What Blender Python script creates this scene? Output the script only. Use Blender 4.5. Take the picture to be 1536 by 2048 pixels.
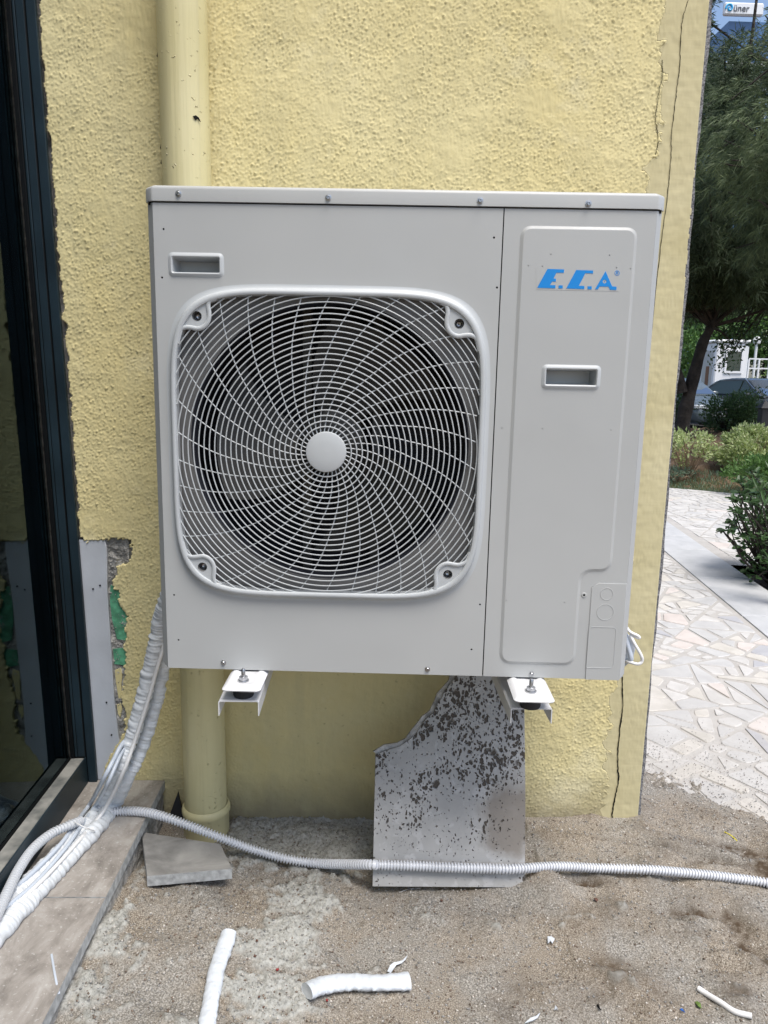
import bpy, math, random
import numpy as np
from mathutils import Matrix, Vector

random.seed(7); rng = np.random.default_rng(11)
for o in list(bpy.data.objects): bpy.data.objects.remove(o)
scn = bpy.context.scene
COL = scn.collection

# ------------------------------------------------------------------ camera
F = 1500.0; YAW, PITCH, ROLL = -.0272, .1813, .0203
CAM = np.array([.4352, -2.1374, 1.3734])
def _rot(yaw, pitch, roll):
    B = np.array([[1,0,0],[0,0,-1],[0,1,0]], float)
    c, s = math.cos(yaw), math.sin(yaw); Ry = np.array([[c,0,s],[0,1,0],[-s,0,c]])
    c, s = math.cos(pitch), math.sin(pitch); Rx = np.array([[1,0,0],[0,c,-s],[0,s,c]])
    c, s = math.cos(roll), math.sin(roll); Rz = np.array([[c,-s,0],[s,c,0],[0,0,1]])
    return Rz @ Rx @ Ry @ B
RM = _rot(YAW, PITCH, ROLL)
cd = bpy.data.cameras.new('camera'); cam = bpy.data.objects.new('camera', cd); COL.objects.link(cam)
cd.sensor_fit = 'VERTICAL'; cd.sensor_height = 36; cd.sensor_width = 27; cd.lens = F/2048*36
cd.clip_start = .05; cd.clip_end = 600
mw = Matrix.Identity(4)
for i in range(3):
    mw[i][0] = RM[0][i]; mw[i][1] = -RM[1][i]; mw[i][2] = -RM[2][i]; mw[i][3] = CAM[i]
cam.matrix_world = mw
scn.camera = cam
scn.render.resolution_x = 768; scn.render.resolution_y = 1024

# ------------------------------------------------------------------ light
SUN_EL, SUN_AZ = math.radians(66), math.radians(150)      # azimuth clockwise from +y
world = bpy.data.worlds.new('World'); scn.world = world; world.use_nodes = True
wn = world.node_tree; bgn = wn.nodes['Background']
sky = wn.nodes.new('ShaderNodeTexSky'); sky.sky_type = 'NISHITA'; sky.sun_disc = False
sky.sun_elevation = SUN_EL; sky.sun_rotation = SUN_AZ
sky.dust_density = 2.2; sky.air_density = 1.0; sky.ozone_density = 1.0
wn.links.new(sky.outputs[0], bgn.inputs[0]); bgn.inputs[1].default_value = .11
sd = bpy.data.lights.new('sun', 'SUN'); sun = bpy.data.objects.new('sun', sd); COL.objects.link(sun)
sd.energy = 2.0; sd.angle = math.radians(32); sd.color = (1, .96, .9)
sdir = Vector((math.sin(SUN_AZ)*math.cos(SUN_EL), math.cos(SUN_AZ)*math.cos(SUN_EL), math.sin(SUN_EL)))
sun.rotation_euler = sdir.to_track_quat('Z', 'Y').to_euler(); sun.location = sdir*20
scn.view_settings.view_transform = 'Standard'; scn.view_settings.look = 'None'
scn.view_settings.gamma = 1; scn.view_settings.exposure = .92
scn.view_settings.use_curve_mapping = False

# ------------------------------------------------------------------ pixel <-> plane helpers (photograph pixels -> real planes)
def ray(px, py): return RM.T @ np.array([(px-768)/F, (py-1024)/F, 1.0])
def on(px, py, ax, v):
    d = ray(px, py); t = (v-CAM[ax])/d[ax]; return CAM + t*d
def aty(px, py, y): return on(px, py, 1, y)
def atz(px, py, z): return on(px, py, 2, z)
UY = -.0434; UO = np.array([0, -.53, .7149])
UX = np.array([math.cos(UY), math.sin(UY), 0]); UN = np.array([-math.sin(UY), math.cos(UY), 0])
def U(px, py, dep=0.0):                       # -> (u, v) on the unit's front plane (dep: metres behind it)
    d = ray(px, py); p0 = UO + UN*dep
    t = np.dot(p0-CAM, UN)/np.dot(d, UN); q = CAM + t*d - UO
    return float(np.dot(q, UX)), float(q[2])

# ------------------------------------------------------------------ material helpers
def mat(name, col, rough=.6, metal=0, var=0, vscale=8, bump=0, bscale=60, spec=.5, col2=None, detail=6):
    m = bpy.data.materials.new(name); m.use_nodes = True; n = m.node_tree; b = n.nodes['Principled BSDF']
    b.inputs['Roughness'].default_value = rough; b.inputs['Metallic'].default_value = metal
    b.inputs['Specular IOR Level'].default_value = spec
    b.inputs['Base Color'].default_value = (*col, 1)
    if var or col2 or bump:
        tc = n.nodes.new('ShaderNodeTexCoord')
    if var or col2:
        nz = n.nodes.new('ShaderNodeTexNoise'); nz.inputs['Scale'].default_value = vscale; nz.inputs['Detail'].default_value = detail
        n.links.new(tc.outputs['Object'], nz.inputs['Vector'])
        rp = n.nodes.new('ShaderNodeValToRGB'); c2 = col2 or tuple(c*(1-var) for c in col); c1 = col if col2 else tuple(min(1, c*(1+var)) for c in col)
        rp.color_ramp.elements[0].position = .35; rp.color_ramp.elements[1].position = .65
        rp.color_ramp.elements[0].color = (*c2, 1); rp.color_ramp.elements[1].color = (*c1, 1)
        n.links.new(nz.outputs['Fac'], rp.inputs[0]); n.links.new(rp.outputs[0], b.inputs['Base Color'])
    if bump:
        nb = n.nodes.new('ShaderNodeTexNoise'); nb.inputs['Scale'].default_value = bscale; nb.inputs['Detail'].default_value = 5
        n.links.new(tc.outputs['Object'], nb.inputs['Vector'])
        bp = n.nodes.new('ShaderNodeBump'); bp.inputs['Distance'].default_value = bump; bp.inputs['Strength'].default_value = 1
        n.links.new(nb.outputs['Fac'], bp.inputs['Height']); n.links.new(bp.outputs[0], b.inputs['Normal'])
    return m
class NT:                                     # tiny node-graph writer
    def __init__(s, m): s.n = m.node_tree; s.b = s.n.nodes['Principled BSDF']
    def new(s, t, **kw):
        nd = s.n.nodes.new(t)
        for k, v in kw.items():
            if k in nd.inputs: nd.inputs[k].default_value = v
            else: setattr(nd, k, v)
        return nd
    def link(s, a, b): s.n.links.new(a, b)
    def coord(s, kind='Object'): return s.new('ShaderNodeTexCoord').outputs[kind]
    def noise(s, vec, scale, detail=5, rough=.5, dist=0):
        nd = s.new('ShaderNodeTexNoise'); nd.inputs['Scale'].default_value = scale; nd.inputs['Detail'].default_value = detail
        nd.inputs['Roughness'].default_value = rough; nd.inputs['Distortion'].default_value = dist
        s.link(vec, nd.inputs['Vector']); return nd.outputs['Fac']
    def ramp(s, fac, stops):
        nd = s.new('ShaderNodeValToRGB'); e = nd.color_ramp.elements
        while len(e) < len(stops): e.new(.5)
        for el, (p, c) in zip(e, stops): el.position = p; el.color = (*c, 1) if len(c) == 3 else c
        s.link(fac, nd.inputs[0]); return nd.outputs[0]
    def mix(s, fac, a, b, mode='MIX'):
        nd = s.new('ShaderNodeMix', data_type='RGBA', blend_type=mode)
        for k, v in ((0, fac), (6, a), (7, b)):
            if hasattr(v, 'is_output'): s.link(v, nd.inputs[k])
            else: nd.inputs[k].default_value = v if k == 0 else (*v, 1)
        return nd.outputs[2]
    def math(s, op, a, b=0, clamp=False):
        nd = s.new('ShaderNodeMath', operation=op, use_clamp=clamp)
        for k, v in ((0, a), (1, b)):
            if hasattr(v, 'is_output'): s.link(v, nd.inputs[k])
            else: nd.inputs[k].default_value = v
        return nd.outputs[0]
    def bump(s, h, dist, strength=1):
        nd = s.new('ShaderNodeBump'); nd.inputs['Distance'].default_value = dist; nd.inputs['Strength'].default_value = strength
        s.link(h, nd.inputs['Height']); s.link(nd.outputs[0], s.b.inputs['Normal'])
    def color(s, c): s.link(c, s.b.inputs['Base Color'])
def blank(name, rough=.8, spec=.3):
    m = bpy.data.materials.new(name); m.use_nodes = True
    b = m.node_tree.nodes['Principled BSDF']; b.inputs['Roughness'].default_value = rough; b.inputs['Specular IOR Level'].default_value = spec
    return m, NT(m)

# ------------------------------------------------------------------ object helpers
def link(name, me, m=None, parent=None, smooth=False):
    o = bpy.data.objects.new(name, me); COL.objects.link(o)
    if m is not None: me.materials.append(m)
    if parent: o.parent = parent
    if smooth: me.shade_smooth()
    return o
def tag(o, label=None, cat=None, group=None, kind=None):
    if label: o['label'] = label
    if cat: o['category'] = cat
    if group: o['group'] = group
    if kind: o['kind'] = kind
    return o
def empty(name, loc=(0,0,0), rz=0):
    o = bpy.data.objects.new(name, None); COL.objects.link(o); o.location = loc; o.rotation_euler = (0,0,rz); o.empty_display_size = .1; return o
def fast(verts, faces):                       # numpy verts (N,3), faces (M,k)
    v = np.asarray(verts, np.float32); f = np.asarray(faces, np.int32); k = f.shape[1]
    me = bpy.data.meshes.new('m'); me.vertices.add(len(v)); me.vertices.foreach_set('co', v.ravel())
    me.loops.add(f.size); me.loops.foreach_set('vertex_index', f.ravel())
    me.polygons.add(len(f)); me.polygons.foreach_set('loop_start', np.arange(0, f.size, k, dtype=np.int32))
    try: me.polygons.foreach_set('loop_total', np.full(len(f), k, np.int32))
    except Exception: pass
    me.update(calc_edges=True); me.validate(); return me
class MB:
    def __init__(s): s.v = []; s.f = []
    def add(s, v, f):
        n = len(s.v); s.v += [tuple(map(float, p)) for p in v]; s.f += [tuple(i+n for i in q) for q in f]; return s
    def box(s, x0, y0, z0, x1, y1, z1, c=0):
        if c <= 0:
            v = [(x,y,z) for x in (x0,x1) for y in (y0,y1) for z in (z0,z1)]
            return s.add(v, [(0,1,3,2),(4,6,7,5),(0,4,5,1),(2,3,7,6),(0,2,6,4),(1,5,7,3)])
        v = []; X, Y, Z = (x0,x1), (y0,y1), (z0,z1)
        idx = {}
        for i in (0,1):
            for j in (0,1):
                for k in (0,1):
                    sx, sy, sz = (c if i==0 else -c), (c if j==0 else -c), (c if k==0 else -c)
                    idx[i,j,k,0] = len(v); v.append((X[i], Y[j]+sy, Z[k]+sz))
                    idx[i,j,k,1] = len(v); v.append((X[i]+sx, Y[j], Z[k]+sz))
                    idx[i,j,k,2] = len(v); v.append((X[i]+sx, Y[j]+sy, Z[k]))
        f = []
        for i in (0,1): f.append([idx[i,0,0,0], idx[i,1,0,0], idx[i,1,1,0], idx[i,0,1,0]])
        for j in (0,1): f.append([idx[0,j,0,1], idx[1,j,0,1], idx[1,j,1,1], idx[0,j,1,1]])
        for k in (0,1): f.append([idx[0,0,k,2], idx[1,0,k,2], idx[1,1,k,2], idx[0,1,k,2]])
        for i in (0,1):
            for j in (0,1): f.append([idx[i,j,0,0], idx[i,j,1,0], idx[i,j,1,1], idx[i,j,0,1]])
        for i in (0,1):
            for k in (0,1): f.append([idx[i,0,k,0], idx[i,1,k,0], idx[i,1,k,2], idx[i,0,k,2]])
        for j in (0,1):
            for k in (0,1): f.append([idx[0,j,k,1], idx[1,j,k,1], idx[1,j,k,2], idx[0,j,k,2]])
        for i in (0,1):
            for j in (0,1):
                for k in (0,1): f.append([idx[i,j,k,0], idx[i,j,k,1], idx[i,j,k,2]])
        return s.add(v, f)
    def tube(s, pts, r, seg=10, caps=True, closed=False, flat=None):
        P = np.asarray(pts, float); n = len(P); R = np.full(n, r) if np.isscalar(r) else np.asarray(r, float)
        T = np.roll(P, -1, 0)-np.roll(P, 1, 0) if closed else np.gradient(P, axis=0)
        T /= np.linalg.norm(T, axis=1)[:, None]+1e-12
        up = np.array([0,0,1.]) if abs(T[0][2]) < .9 else np.array([0,1.,0])
        nrm = np.cross(up, T[0]); nrm /= np.linalg.norm(nrm); N = []
        for t in T:
            nrm = nrm-np.dot(nrm, t)*t; nrm /= np.linalg.norm(nrm); N.append(nrm.copy())
        N = np.array(N); B = np.cross(T, N); a = np.linspace(0, 2*np.pi, seg, endpoint=False)
        fx, fy = flat or (1, 1)
        V = P[:, None]+R[:, None, None]*(fx*np.cos(a)[None, :, None]*N[:, None]+fy*np.sin(a)[None, :, None]*B[:, None])
        f = []; m = n if closed else n-1
        for i in range(m):
            j = (i+1) % n
            for k in range(seg):
                l = (k+1) % seg; f.append((i*seg+k, i*seg+l, j*seg+l, j*seg+k))
        if caps and not closed: f.append(tuple(range(seg))[::-1]); f.append(tuple((n-1)*seg+k for k in range(seg)))
        return s.add(V.reshape(-1, 3), f)
    def lathe(s, prof, c, axis='z', seg=24, caps=False):      # prof: (radius, height)
        v = []
        for r, h in prof:
            for k in range(seg):
                a = 2*math.pi*k/seg; p = (r*math.cos(a), r*math.sin(a), h)
                if axis == 'y': p = (p[0], -h, p[1])           # height runs toward -y
                if axis == 'x': p = (h, p[0], p[1])
                v.append((p[0]+c[0], p[1]+c[1], p[2]+c[2]))
        f = [(i*seg+k, i*seg+(k+1)%seg, (i+1)*seg+(k+1)%seg, (i+1)*seg+k) for i in range(len(prof)-1) for k in range(seg)]
        if caps: f += [tuple(range(seg))[::-1], tuple((len(prof)-1)*seg+k for k in range(seg))]
        return s.add(v, f)
    def build(s, name, m, parent=None, smooth=False, label=None):
        me = bpy.data.meshes.new(name); me.from_pydata(s.v, [], s.f)
        import bmesh
        bm = bmesh.new(); bm.from_mesh(me); bmesh.ops.recalc_face_normals(bm, faces=bm.faces); bm.to_mesh(me); bm.free()
        o = link(name, me, m, parent)
        if smooth: me.shade_smooth(); me.set_sharp_from_angle(angle=math.radians(38))
        if label: o['label'] = label
        return o
def plate(name, outer, m, parent=None, holes=(), y=0, t=.002, bevel=0, res=1, smooth=False):
    """filled 2-D outline in (x, z), front face at y-t.. back at y"""
    cu = bpy.data.curves.new(name, 'CURVE'); cu.dimensions = '2D'; cu.fill_mode = 'BOTH'; cu.resolution_u = 1
    for pts in [outer]+list(holes):
        sp = cu.splines.new('POLY'); sp.points.add(len(pts)-1); sp.use_cyclic_u = True
        for p, q in zip(sp.points, pts): p.co = (q[0], q[1], 0, 1)
    cu.extrude = max(t/2-bevel, 0); cu.bevel_depth = bevel; cu.bevel_resolution = res; cu.offset = -bevel
    o = bpy.data.objects.new('tmp', cu); COL.objects.link(o)
    dg = bpy.context.evaluated_depsgraph_get(); me = bpy.data.meshes.new_from_object(o.evaluated_get(dg))
    bpy.data.objects.remove(o)
    c = np.empty(len(me.vertices)*3, np.float32); me.vertices.foreach_get('co', c); c = c.reshape(-1, 3)
    me.vertices.foreach_set('co', np.stack([c[:,0], y-t/2-c[:,2], c[:,1]], 1).ravel()); me.materials.clear(); me.update()
    o = link(name, me, m, parent)
    if smooth: me.shade_smooth(); me.set_sharp_from_angle(angle=math.radians(40))
    return o
def rnd(pts, r, seg=6):                       # round the corners of a polygon
    out = []; n = len(pts); rr = r if hasattr(r, '__len__') else [r]*n
    for i in range(n):
        p = np.array(pts[i]); a = np.array(pts[i-1])-p; b = np.array(pts[(i+1) % n])-p
        la, lb = np.linalg.norm(a), np.linalg.norm(b); q = min(rr[i], la*.49, lb*.49)
        if q <= 0: out.append(tuple(p)); continue
        s, e = p+a/la*q, p+b/lb*q
        for k in range(seg+1):
            t = k/seg; out.append(tuple((1-t)**2*s+2*t*(1-t)*p+t*t*e))
    return out
def spline(ctrl, n):                          # Catmull-Rom through control points
    P = np.asarray(ctrl, float); P = np.vstack([2*P[0]-P[1], P, 2*P[-1]-P[-2]]); out = []
    seg = len(P)-3
    for t in np.linspace(0, seg-1e-6, n):
        i = int(t); u = t-i; a, b, c, d = P[i:i+4]
        out.append(.5*((2*b)+(-a+c)*u+(2*a-5*b+4*c-d)*u*u+(-a+3*b-3*c+d)*u**3))
    return np.array(out)
def fnoise(h, w, lo, hi, seed, aniso=1.0, step=1.0):
    """band-passed gaussian noise; lo/hi = feature sizes in metres, step = grid step"""
    r = np.random.default_rng(seed); a = np.fft.rfft2(r.standard_normal((h, w)))
    fy = np.fft.fftfreq(h, step)[:, None]*aniso; fx = np.fft.rfftfreq(w, step)[None, :]
    f = np.sqrt(fx*fx+fy*fy); filt = np.exp(-(f*lo)**2*2)*(1-np.exp(-(f*hi)**2*2))
    b = np.fft.irfft2(a*filt, s=(h, w)); return b/(b.std()+1e-9)
def quads(h, w):
    i = np.arange(h*w).reshape(h, w)
    return np.stack([i[:-1,:-1].ravel(), i[:-1,1:].ravel(), i[1:,1:].ravel(), i[1:,:-1].ravel()], 1)
def inpoly(X, Y, poly):
    c = np.zeros(X.shape, bool); n = len(poly)
    for i in range(n):
        x0, y0 = poly[i]; x1, y1 = poly[(i+1) % n]
        m = ((y0 > Y) != (y1 > Y)) & (X < (x1-x0)*(Y-y0)/((y1-y0) or 1e-12)+x0); c ^= m
    return c
def sample(field, X, Y, x0, y0, step):
    i = np.clip(((Y-y0)/step).astype(int), 0, field.shape[0]-1); j = np.clip(((X-x0)/step).astype(int), 0, field.shape[1]-1)
    return field[i, j]

# ------------------------------------------------------------------ materials
M = {}
m, g = blank('yellow_stucco_paint', .75, .25); P_ = g.coord()
n1 = g.noise(P_, 1.7, 6); n2 = g.noise(P_, 14, 6)
c = g.ramp(n1, [(.3, (.64,.545,.265)), (.7, (.735,.655,.375))])
c = g.mix(g.ramp(n2, [(.35, (.0,.0,.0)), (.8, (.5,.5,.5))]), c, (.60,.54,.31))
c = g.mix(g.ramp(g.noise(P_, 55, 4), [(.66, (0,0,0)), (.74, (.7,.7,.7))]), c, (.42,.36,.19))
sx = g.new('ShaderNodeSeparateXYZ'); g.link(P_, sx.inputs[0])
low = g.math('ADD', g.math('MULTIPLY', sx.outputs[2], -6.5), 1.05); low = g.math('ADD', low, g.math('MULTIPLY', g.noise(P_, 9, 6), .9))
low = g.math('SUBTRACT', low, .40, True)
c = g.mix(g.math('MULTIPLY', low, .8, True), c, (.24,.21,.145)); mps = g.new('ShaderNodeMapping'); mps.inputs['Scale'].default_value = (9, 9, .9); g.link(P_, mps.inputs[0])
c = g.mix(g.ramp(g.noise(mps.outputs[0], 1.4, 7, .65), [(.50, (0,0,0)), (.72, (.38,.38,.38))]), c, (.50,.455,.27))
c = g.mix(g.ramp(g.noise(P_, 2.6, 8, .7), [(.56, (0,0,0)), (.66, (.30,.30,.30))]), c, (.74,.70,.52)); g.color(c)
g.bump(g.noise(P_, 420, 3), .0006, .6); M['stucco'] = m
m, g = blank('smooth_yellow_render', .7, .25); P_ = g.coord()
mp = g.new('ShaderNodeMapping'); mp.inputs['Scale'].default_value = (6, 6, 55); g.link(P_, mp.inputs[0])
st = g.noise(mp.outputs[0], 1.3, 6, .6, .6)
c = g.ramp(g.noise(P_, 5, 6), [(.3, (.53,.47,.27)), (.7, (.62,.56,.35))])
c = g.mix(g.ramp(st, [(.3, (.25,.25,.25)), (.6, (0,0,0))]), c, (.42,.37,.22)); g.color(c)
g.bump(st, .0004, .8); M['render'] = m
M['cement'] = mat('rough_grey_cement', (.36,.35,.33), .95, var=.3, vscale=40, bump=.004, bscale=160, spec=.1)
M['green'] = mat('green_waterproof_coat', (.10,.34,.20), .7, var=.35, vscale=50, bump=.001, bscale=120)
M['panel'] = mat('pale_grey_board', (.50,.53,.58), .5, var=.08, vscale=6, bump=.0004, bscale=90)
M['hole'] = mat('black_hole', (.012,.012,.012), .9, spec=.1)
m, g = blank('pipe_paint', .38, .5); P_ = g.coord()
c = g.ramp(g.noise(P_, 3, 6), [(.3, (.60,.54,.29)), (.7, (.68,.62,.37))])
mp = g.new('ShaderNodeMapping'); mp.inputs['Scale'].default_value = (60, 60, 2); g.link(P_, mp.inputs[0])
stv = g.noise(mp.outputs[0], 1, 5)
c = g.mix(g.ramp(stv, [(.55, (0,0,0)), (.75, (.35,.35,.35))]), c, (.48,.43,.25)); g.color(c)
drops = g.ramp(g.noise(P_, 75, 2), [(.68, (0,0,0)), (.76, (1,1,1))])
g.bump(g.math('ADD', g.math('MULTIPLY', stv, .5), drops), .004, 1); M['pipe'] = m
m, g = blank('powder_coated_steel', .42, .5); P_ = g.coord()
g.color(g.ramp(g.noise(P_, 2.5, 5), [(.3, (.425,.438,.438)), (.7, (.455,.467,.466))]))
g.link(g.ramp(g.noise(P_, 9, 8, .7, .6), [(.4, (.36,.36,.36)), (.6, (.50,.50,.50))]), g.b.inputs['Roughness'])
g.bump(g.math('ADD', g.math('MULTIPLY', g.noise(P_, 3.2, 2), 6), g.math('MULTIPLY', g.noise(P_, 900, 2), .1)), .0011, .5); M['casing'] = m
M['plastic'] = mat('light_grey_plastic', (.475,.50,.515), .4, var=.03)
M['shroud'] = mat('grey_shroud', (.15,.15,.15), .5, var=.05)
M['fan'] = mat('dark_fan_plastic', (.018,.019,.018), .5, var=.15)
M['motorbar'] = mat('galvanised_bar', (.10,.10,.095), .45, metal=.4, var=.15)
M['coil'] = mat('dark_coil', (.012,.014,.022), .6)
M['fin'] = mat('blue_coil_fin', (.03,.035,.05), .5)
M['logo'] = mat('blue_logo_ink', (.0,.235,.68), .45)
M['logow'] = mat('sticker_edge', (.50,.52,.53), .4)
M['zinc'] = mat('zinc_screw', (.45,.46,.48), .3, metal=.9, var=.2, vscale=300)
M['rubber'] = mat('black_rubber', (.02,.021,.024), .7)
M['bracket'] = mat('white_bracket_paint', (.66,.67,.69), .35, var=.04)
M['aludark'] = mat('anthracite_aluminium', (.013,.025,.034), .42, var=.25, vscale=5, spec=.25)
M['alublk'] = mat('black_gasket', (.003,.004,.005), .6, spec=.15)
m, g = blank('dusty_track', .8, .3); P_ = g.coord()
g.color(g.ramp(g.noise(P_, 18, 6), [(.35, (.10,.105,.10)), (.65, (.27,.265,.245))])); M['track'] = m
m = bpy.data.materials.new('window_glass'); m.use_nodes = True; n = m.node_tree; n.nodes.clear()
out = n.nodes.new('ShaderNodeOutputMaterial'); mx = n.nodes.new('ShaderNodeMixShader'); tr = n.nodes.new('ShaderNodeBsdfTransparent'); gl = n.nodes.new('ShaderNodeBsdfGlossy')
tr.inputs[0].default_value = (.62,.70,.72,1); gl.inputs['Color'].default_value = (.50,.64,.70,1); gl.inputs['Roughness'].default_value = .035
fr = n.nodes.new('ShaderNodeFresnel'); fr.inputs[0].default_value = 1.62
tcg = n.nodes.new('ShaderNodeTexCoord'); ngz = n.nodes.new('ShaderNodeTexNoise'); ngz.inputs['Scale'].default_value = 1.4; ngz.inputs['Detail'].default_value = 1
bpg = n.nodes.new('ShaderNodeBump'); bpg.inputs['Distance'].default_value = .002; n.links.new(tcg.outputs['Object'], ngz.inputs[0]); n.links.new(ngz.outputs[0], bpg.inputs['Height']); n.links.new(bpg.outputs[0], gl.inputs['Normal'])
n.links.new(fr.outputs[0], mx.inputs[0]); n.links.new(tr.outputs[0], mx.inputs[1]); n.links.new(gl.outputs[0], mx.inputs[2]); n.links.new(mx.outputs[0], out.inputs[0]); M['glass'] = m
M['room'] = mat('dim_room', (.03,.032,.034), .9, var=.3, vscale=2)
M['bluebag'] = mat('blue_plastic', (.005,.09,.85), .4)
m, g = blank('stone_tile_brown', .55, .4); P_ = g.coord()
mp = g.new('ShaderNodeMapping'); mp.inputs['Scale'].default_value = (1, .55, 1); g.link(P_, mp.inputs[0])
a = g.noise(mp.outputs[0], 15, 10, .7, .5)
c = g.ramp(a, [(.3, (.15,.135,.12)), (.5, (.30,.275,.25)), (.7, (.43,.41,.385))])
c = g.mix(g.ramp(g.noise(P_, 120, 3), [(.62, (0,0,0)), (.7, (.6,.6,.6))]), c, (.50,.49,.47)); g.color(c)
g.bump(a, .0012, .6); M['tile'] = m
m, g = blank('grey_stone_tile', .6, .35); P_ = g.coord()
mp = g.new('ShaderNodeMapping'); mp.inputs['Scale'].default_value = (.45, 1, 1); g.link(P_, mp.inputs[0])
a = g.noise(mp.outputs[0], 11, 9, .62, .7)
g.color(g.ramp(a, [(.3, (.13,.125,.12)), (.5, (.24,.235,.225)), (.72, (.38,.37,.35))])); g.bump(a, .001, .5); M['tile2'] = m
M['tileedge'] = mat('cut_tile_edge', (.40,.41,.41), .8, var=.25, vscale=60, bump=.0008, bscale=200)
m, g = blank('pitted_travertine', .7, .3); P_ = g.coord()
w1 = g.noise(P_, 3, 3)
mpv = g.new('ShaderNodeVectorMath', operation='ADD'); nv = g.new('ShaderNodeTexNoise'); nv.inputs['Scale'].default_value = 26; nv.inputs['Detail'].default_value = 4; g.link(P_, nv.inputs[0])
sc_ = g.new('ShaderNodeVectorMath', operation='SCALE'); sc_.inputs['Scale'].default_value = .030; g.link(nv.outputs['Color'], sc_.inputs[0]); g.link(P_, mpv.inputs[0]); g.link(sc_.outputs[0], mpv.inputs[1])
sx = g.new('ShaderNodeSeparateXYZ'); g.link(P_, sx.inputs[0])
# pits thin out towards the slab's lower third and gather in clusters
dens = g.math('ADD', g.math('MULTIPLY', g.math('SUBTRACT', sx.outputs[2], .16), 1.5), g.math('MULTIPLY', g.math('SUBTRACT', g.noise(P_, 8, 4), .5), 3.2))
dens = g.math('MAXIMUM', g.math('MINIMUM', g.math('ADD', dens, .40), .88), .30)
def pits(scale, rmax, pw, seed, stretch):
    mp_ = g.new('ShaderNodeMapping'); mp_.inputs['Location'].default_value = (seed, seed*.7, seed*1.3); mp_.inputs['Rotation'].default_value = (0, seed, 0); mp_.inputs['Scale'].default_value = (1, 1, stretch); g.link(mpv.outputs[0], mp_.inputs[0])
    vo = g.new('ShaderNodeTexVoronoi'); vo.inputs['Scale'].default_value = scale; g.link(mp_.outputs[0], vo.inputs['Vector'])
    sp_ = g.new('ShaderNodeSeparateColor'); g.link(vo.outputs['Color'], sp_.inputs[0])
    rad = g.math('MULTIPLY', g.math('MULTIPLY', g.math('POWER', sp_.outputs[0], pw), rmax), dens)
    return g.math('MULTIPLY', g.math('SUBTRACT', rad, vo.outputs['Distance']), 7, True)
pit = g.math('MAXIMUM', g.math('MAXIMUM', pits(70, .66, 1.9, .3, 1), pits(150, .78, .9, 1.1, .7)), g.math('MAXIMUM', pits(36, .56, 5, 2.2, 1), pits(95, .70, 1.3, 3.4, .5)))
basec = g.ramp(g.noise(P_, 7, 8, .6), [(.3, (.33,.33,.325)), (.7, (.46,.455,.445))])
basec = g.mix(g.ramp(g.noise(mpv.outputs[0], 34, 6), [(.56, (0,0,0)), (.63, (.5,.5,.5))]), basec, (.52,.52,.52))
dmp = g.new('ShaderNodeVectorMath', operation='DISTANCE'); g.link(P_, dmp.inputs[0]); dmp.inputs[1].default_value = (.155, 0, .17)
mp2 = g.math('ADD', dmp.outputs['Value'], g.math('MULTIPLY', g.noise(P_, 16, 5), .12))
damp = g.math('SUBTRACT', 1, g.math('MULTIPLY', g.math('SUBTRACT', mp2, .125), 22, True))
basec = g.mix(g.math('MULTIPLY', damp, .8), basec, (.20,.175,.15))
g.color(g.mix(pit, basec, (.085,.072,.060))); g.bump(g.math('MULTIPLY', pit, -1), .006, 1); M['trav'] = m  # pit colour mixes dirt with painted shade inside the holes
M['travedge'] = mat('broken_travertine_edge', (.40,.39,.37), .9, var=.3, vscale=50, bump=.004, bscale=90)
m, g = blank('site_sand', .95, .15); P_ = g.coord()
att = g.new('ShaderNodeAttribute'); att.attribute_name = 'mortar'; wet = g.new('ShaderNodeAttribute'); wet.attribute_name = 'wet'
sand = g.ramp(g.noise(P_, 330, 3, .7), [(.34, (.085,.068,.050)), (.5, (.25,.215,.172)), (.66, (.49,.445,.38))])
gry = g.ramp(g.noise(P_, 260, 3, .7), [(.36, (.105,.10,.088)), (.5, (.25,.238,.215)), (.64, (.49,.47,.435))])
sand = g.mix(g.ramp(g.noise(P_, 4.5, 7, .62), [(.42, (0,0,0)), (.60, (.85,.85,.85))]), sand, gry, 'MIX')
mort = g.ramp(g.noise(P_, 90, 6, .7), [(.3, (.16,.16,.145)), (.5, (.37,.37,.345)), (.7, (.50,.50,.47))])
c = g.mix(att.outputs['Fac'], sand, mort); c = g.mix(g.math('MULTIPLY', wet.outputs['Fac'], .95, True), c, (.070,.048,.030)); g.color(c)
g.bump(g.noise(P_, 500, 4, .7), .002, .9); M['sand'] = m
for nm, cc in (('grain_pale', (.46,.43,.39)), ('grain_grey', (.24,.235,.225)), ('grain_brown', (.17,.13,.10))): M[nm] = mat(nm, cc, .85, var=.3, vscale=30)
m, g = blank('paving_joint_mortar', .9, .2); P_ = g.coord()
g.color(g.ramp(g.noise(P_, 12, 8, .65), [(.3, (.39,.372,.345)), (.7, (.48,.462,.435))])); g.bump(g.noise(P_, 90, 5), .002); M['joint'] = m
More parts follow.
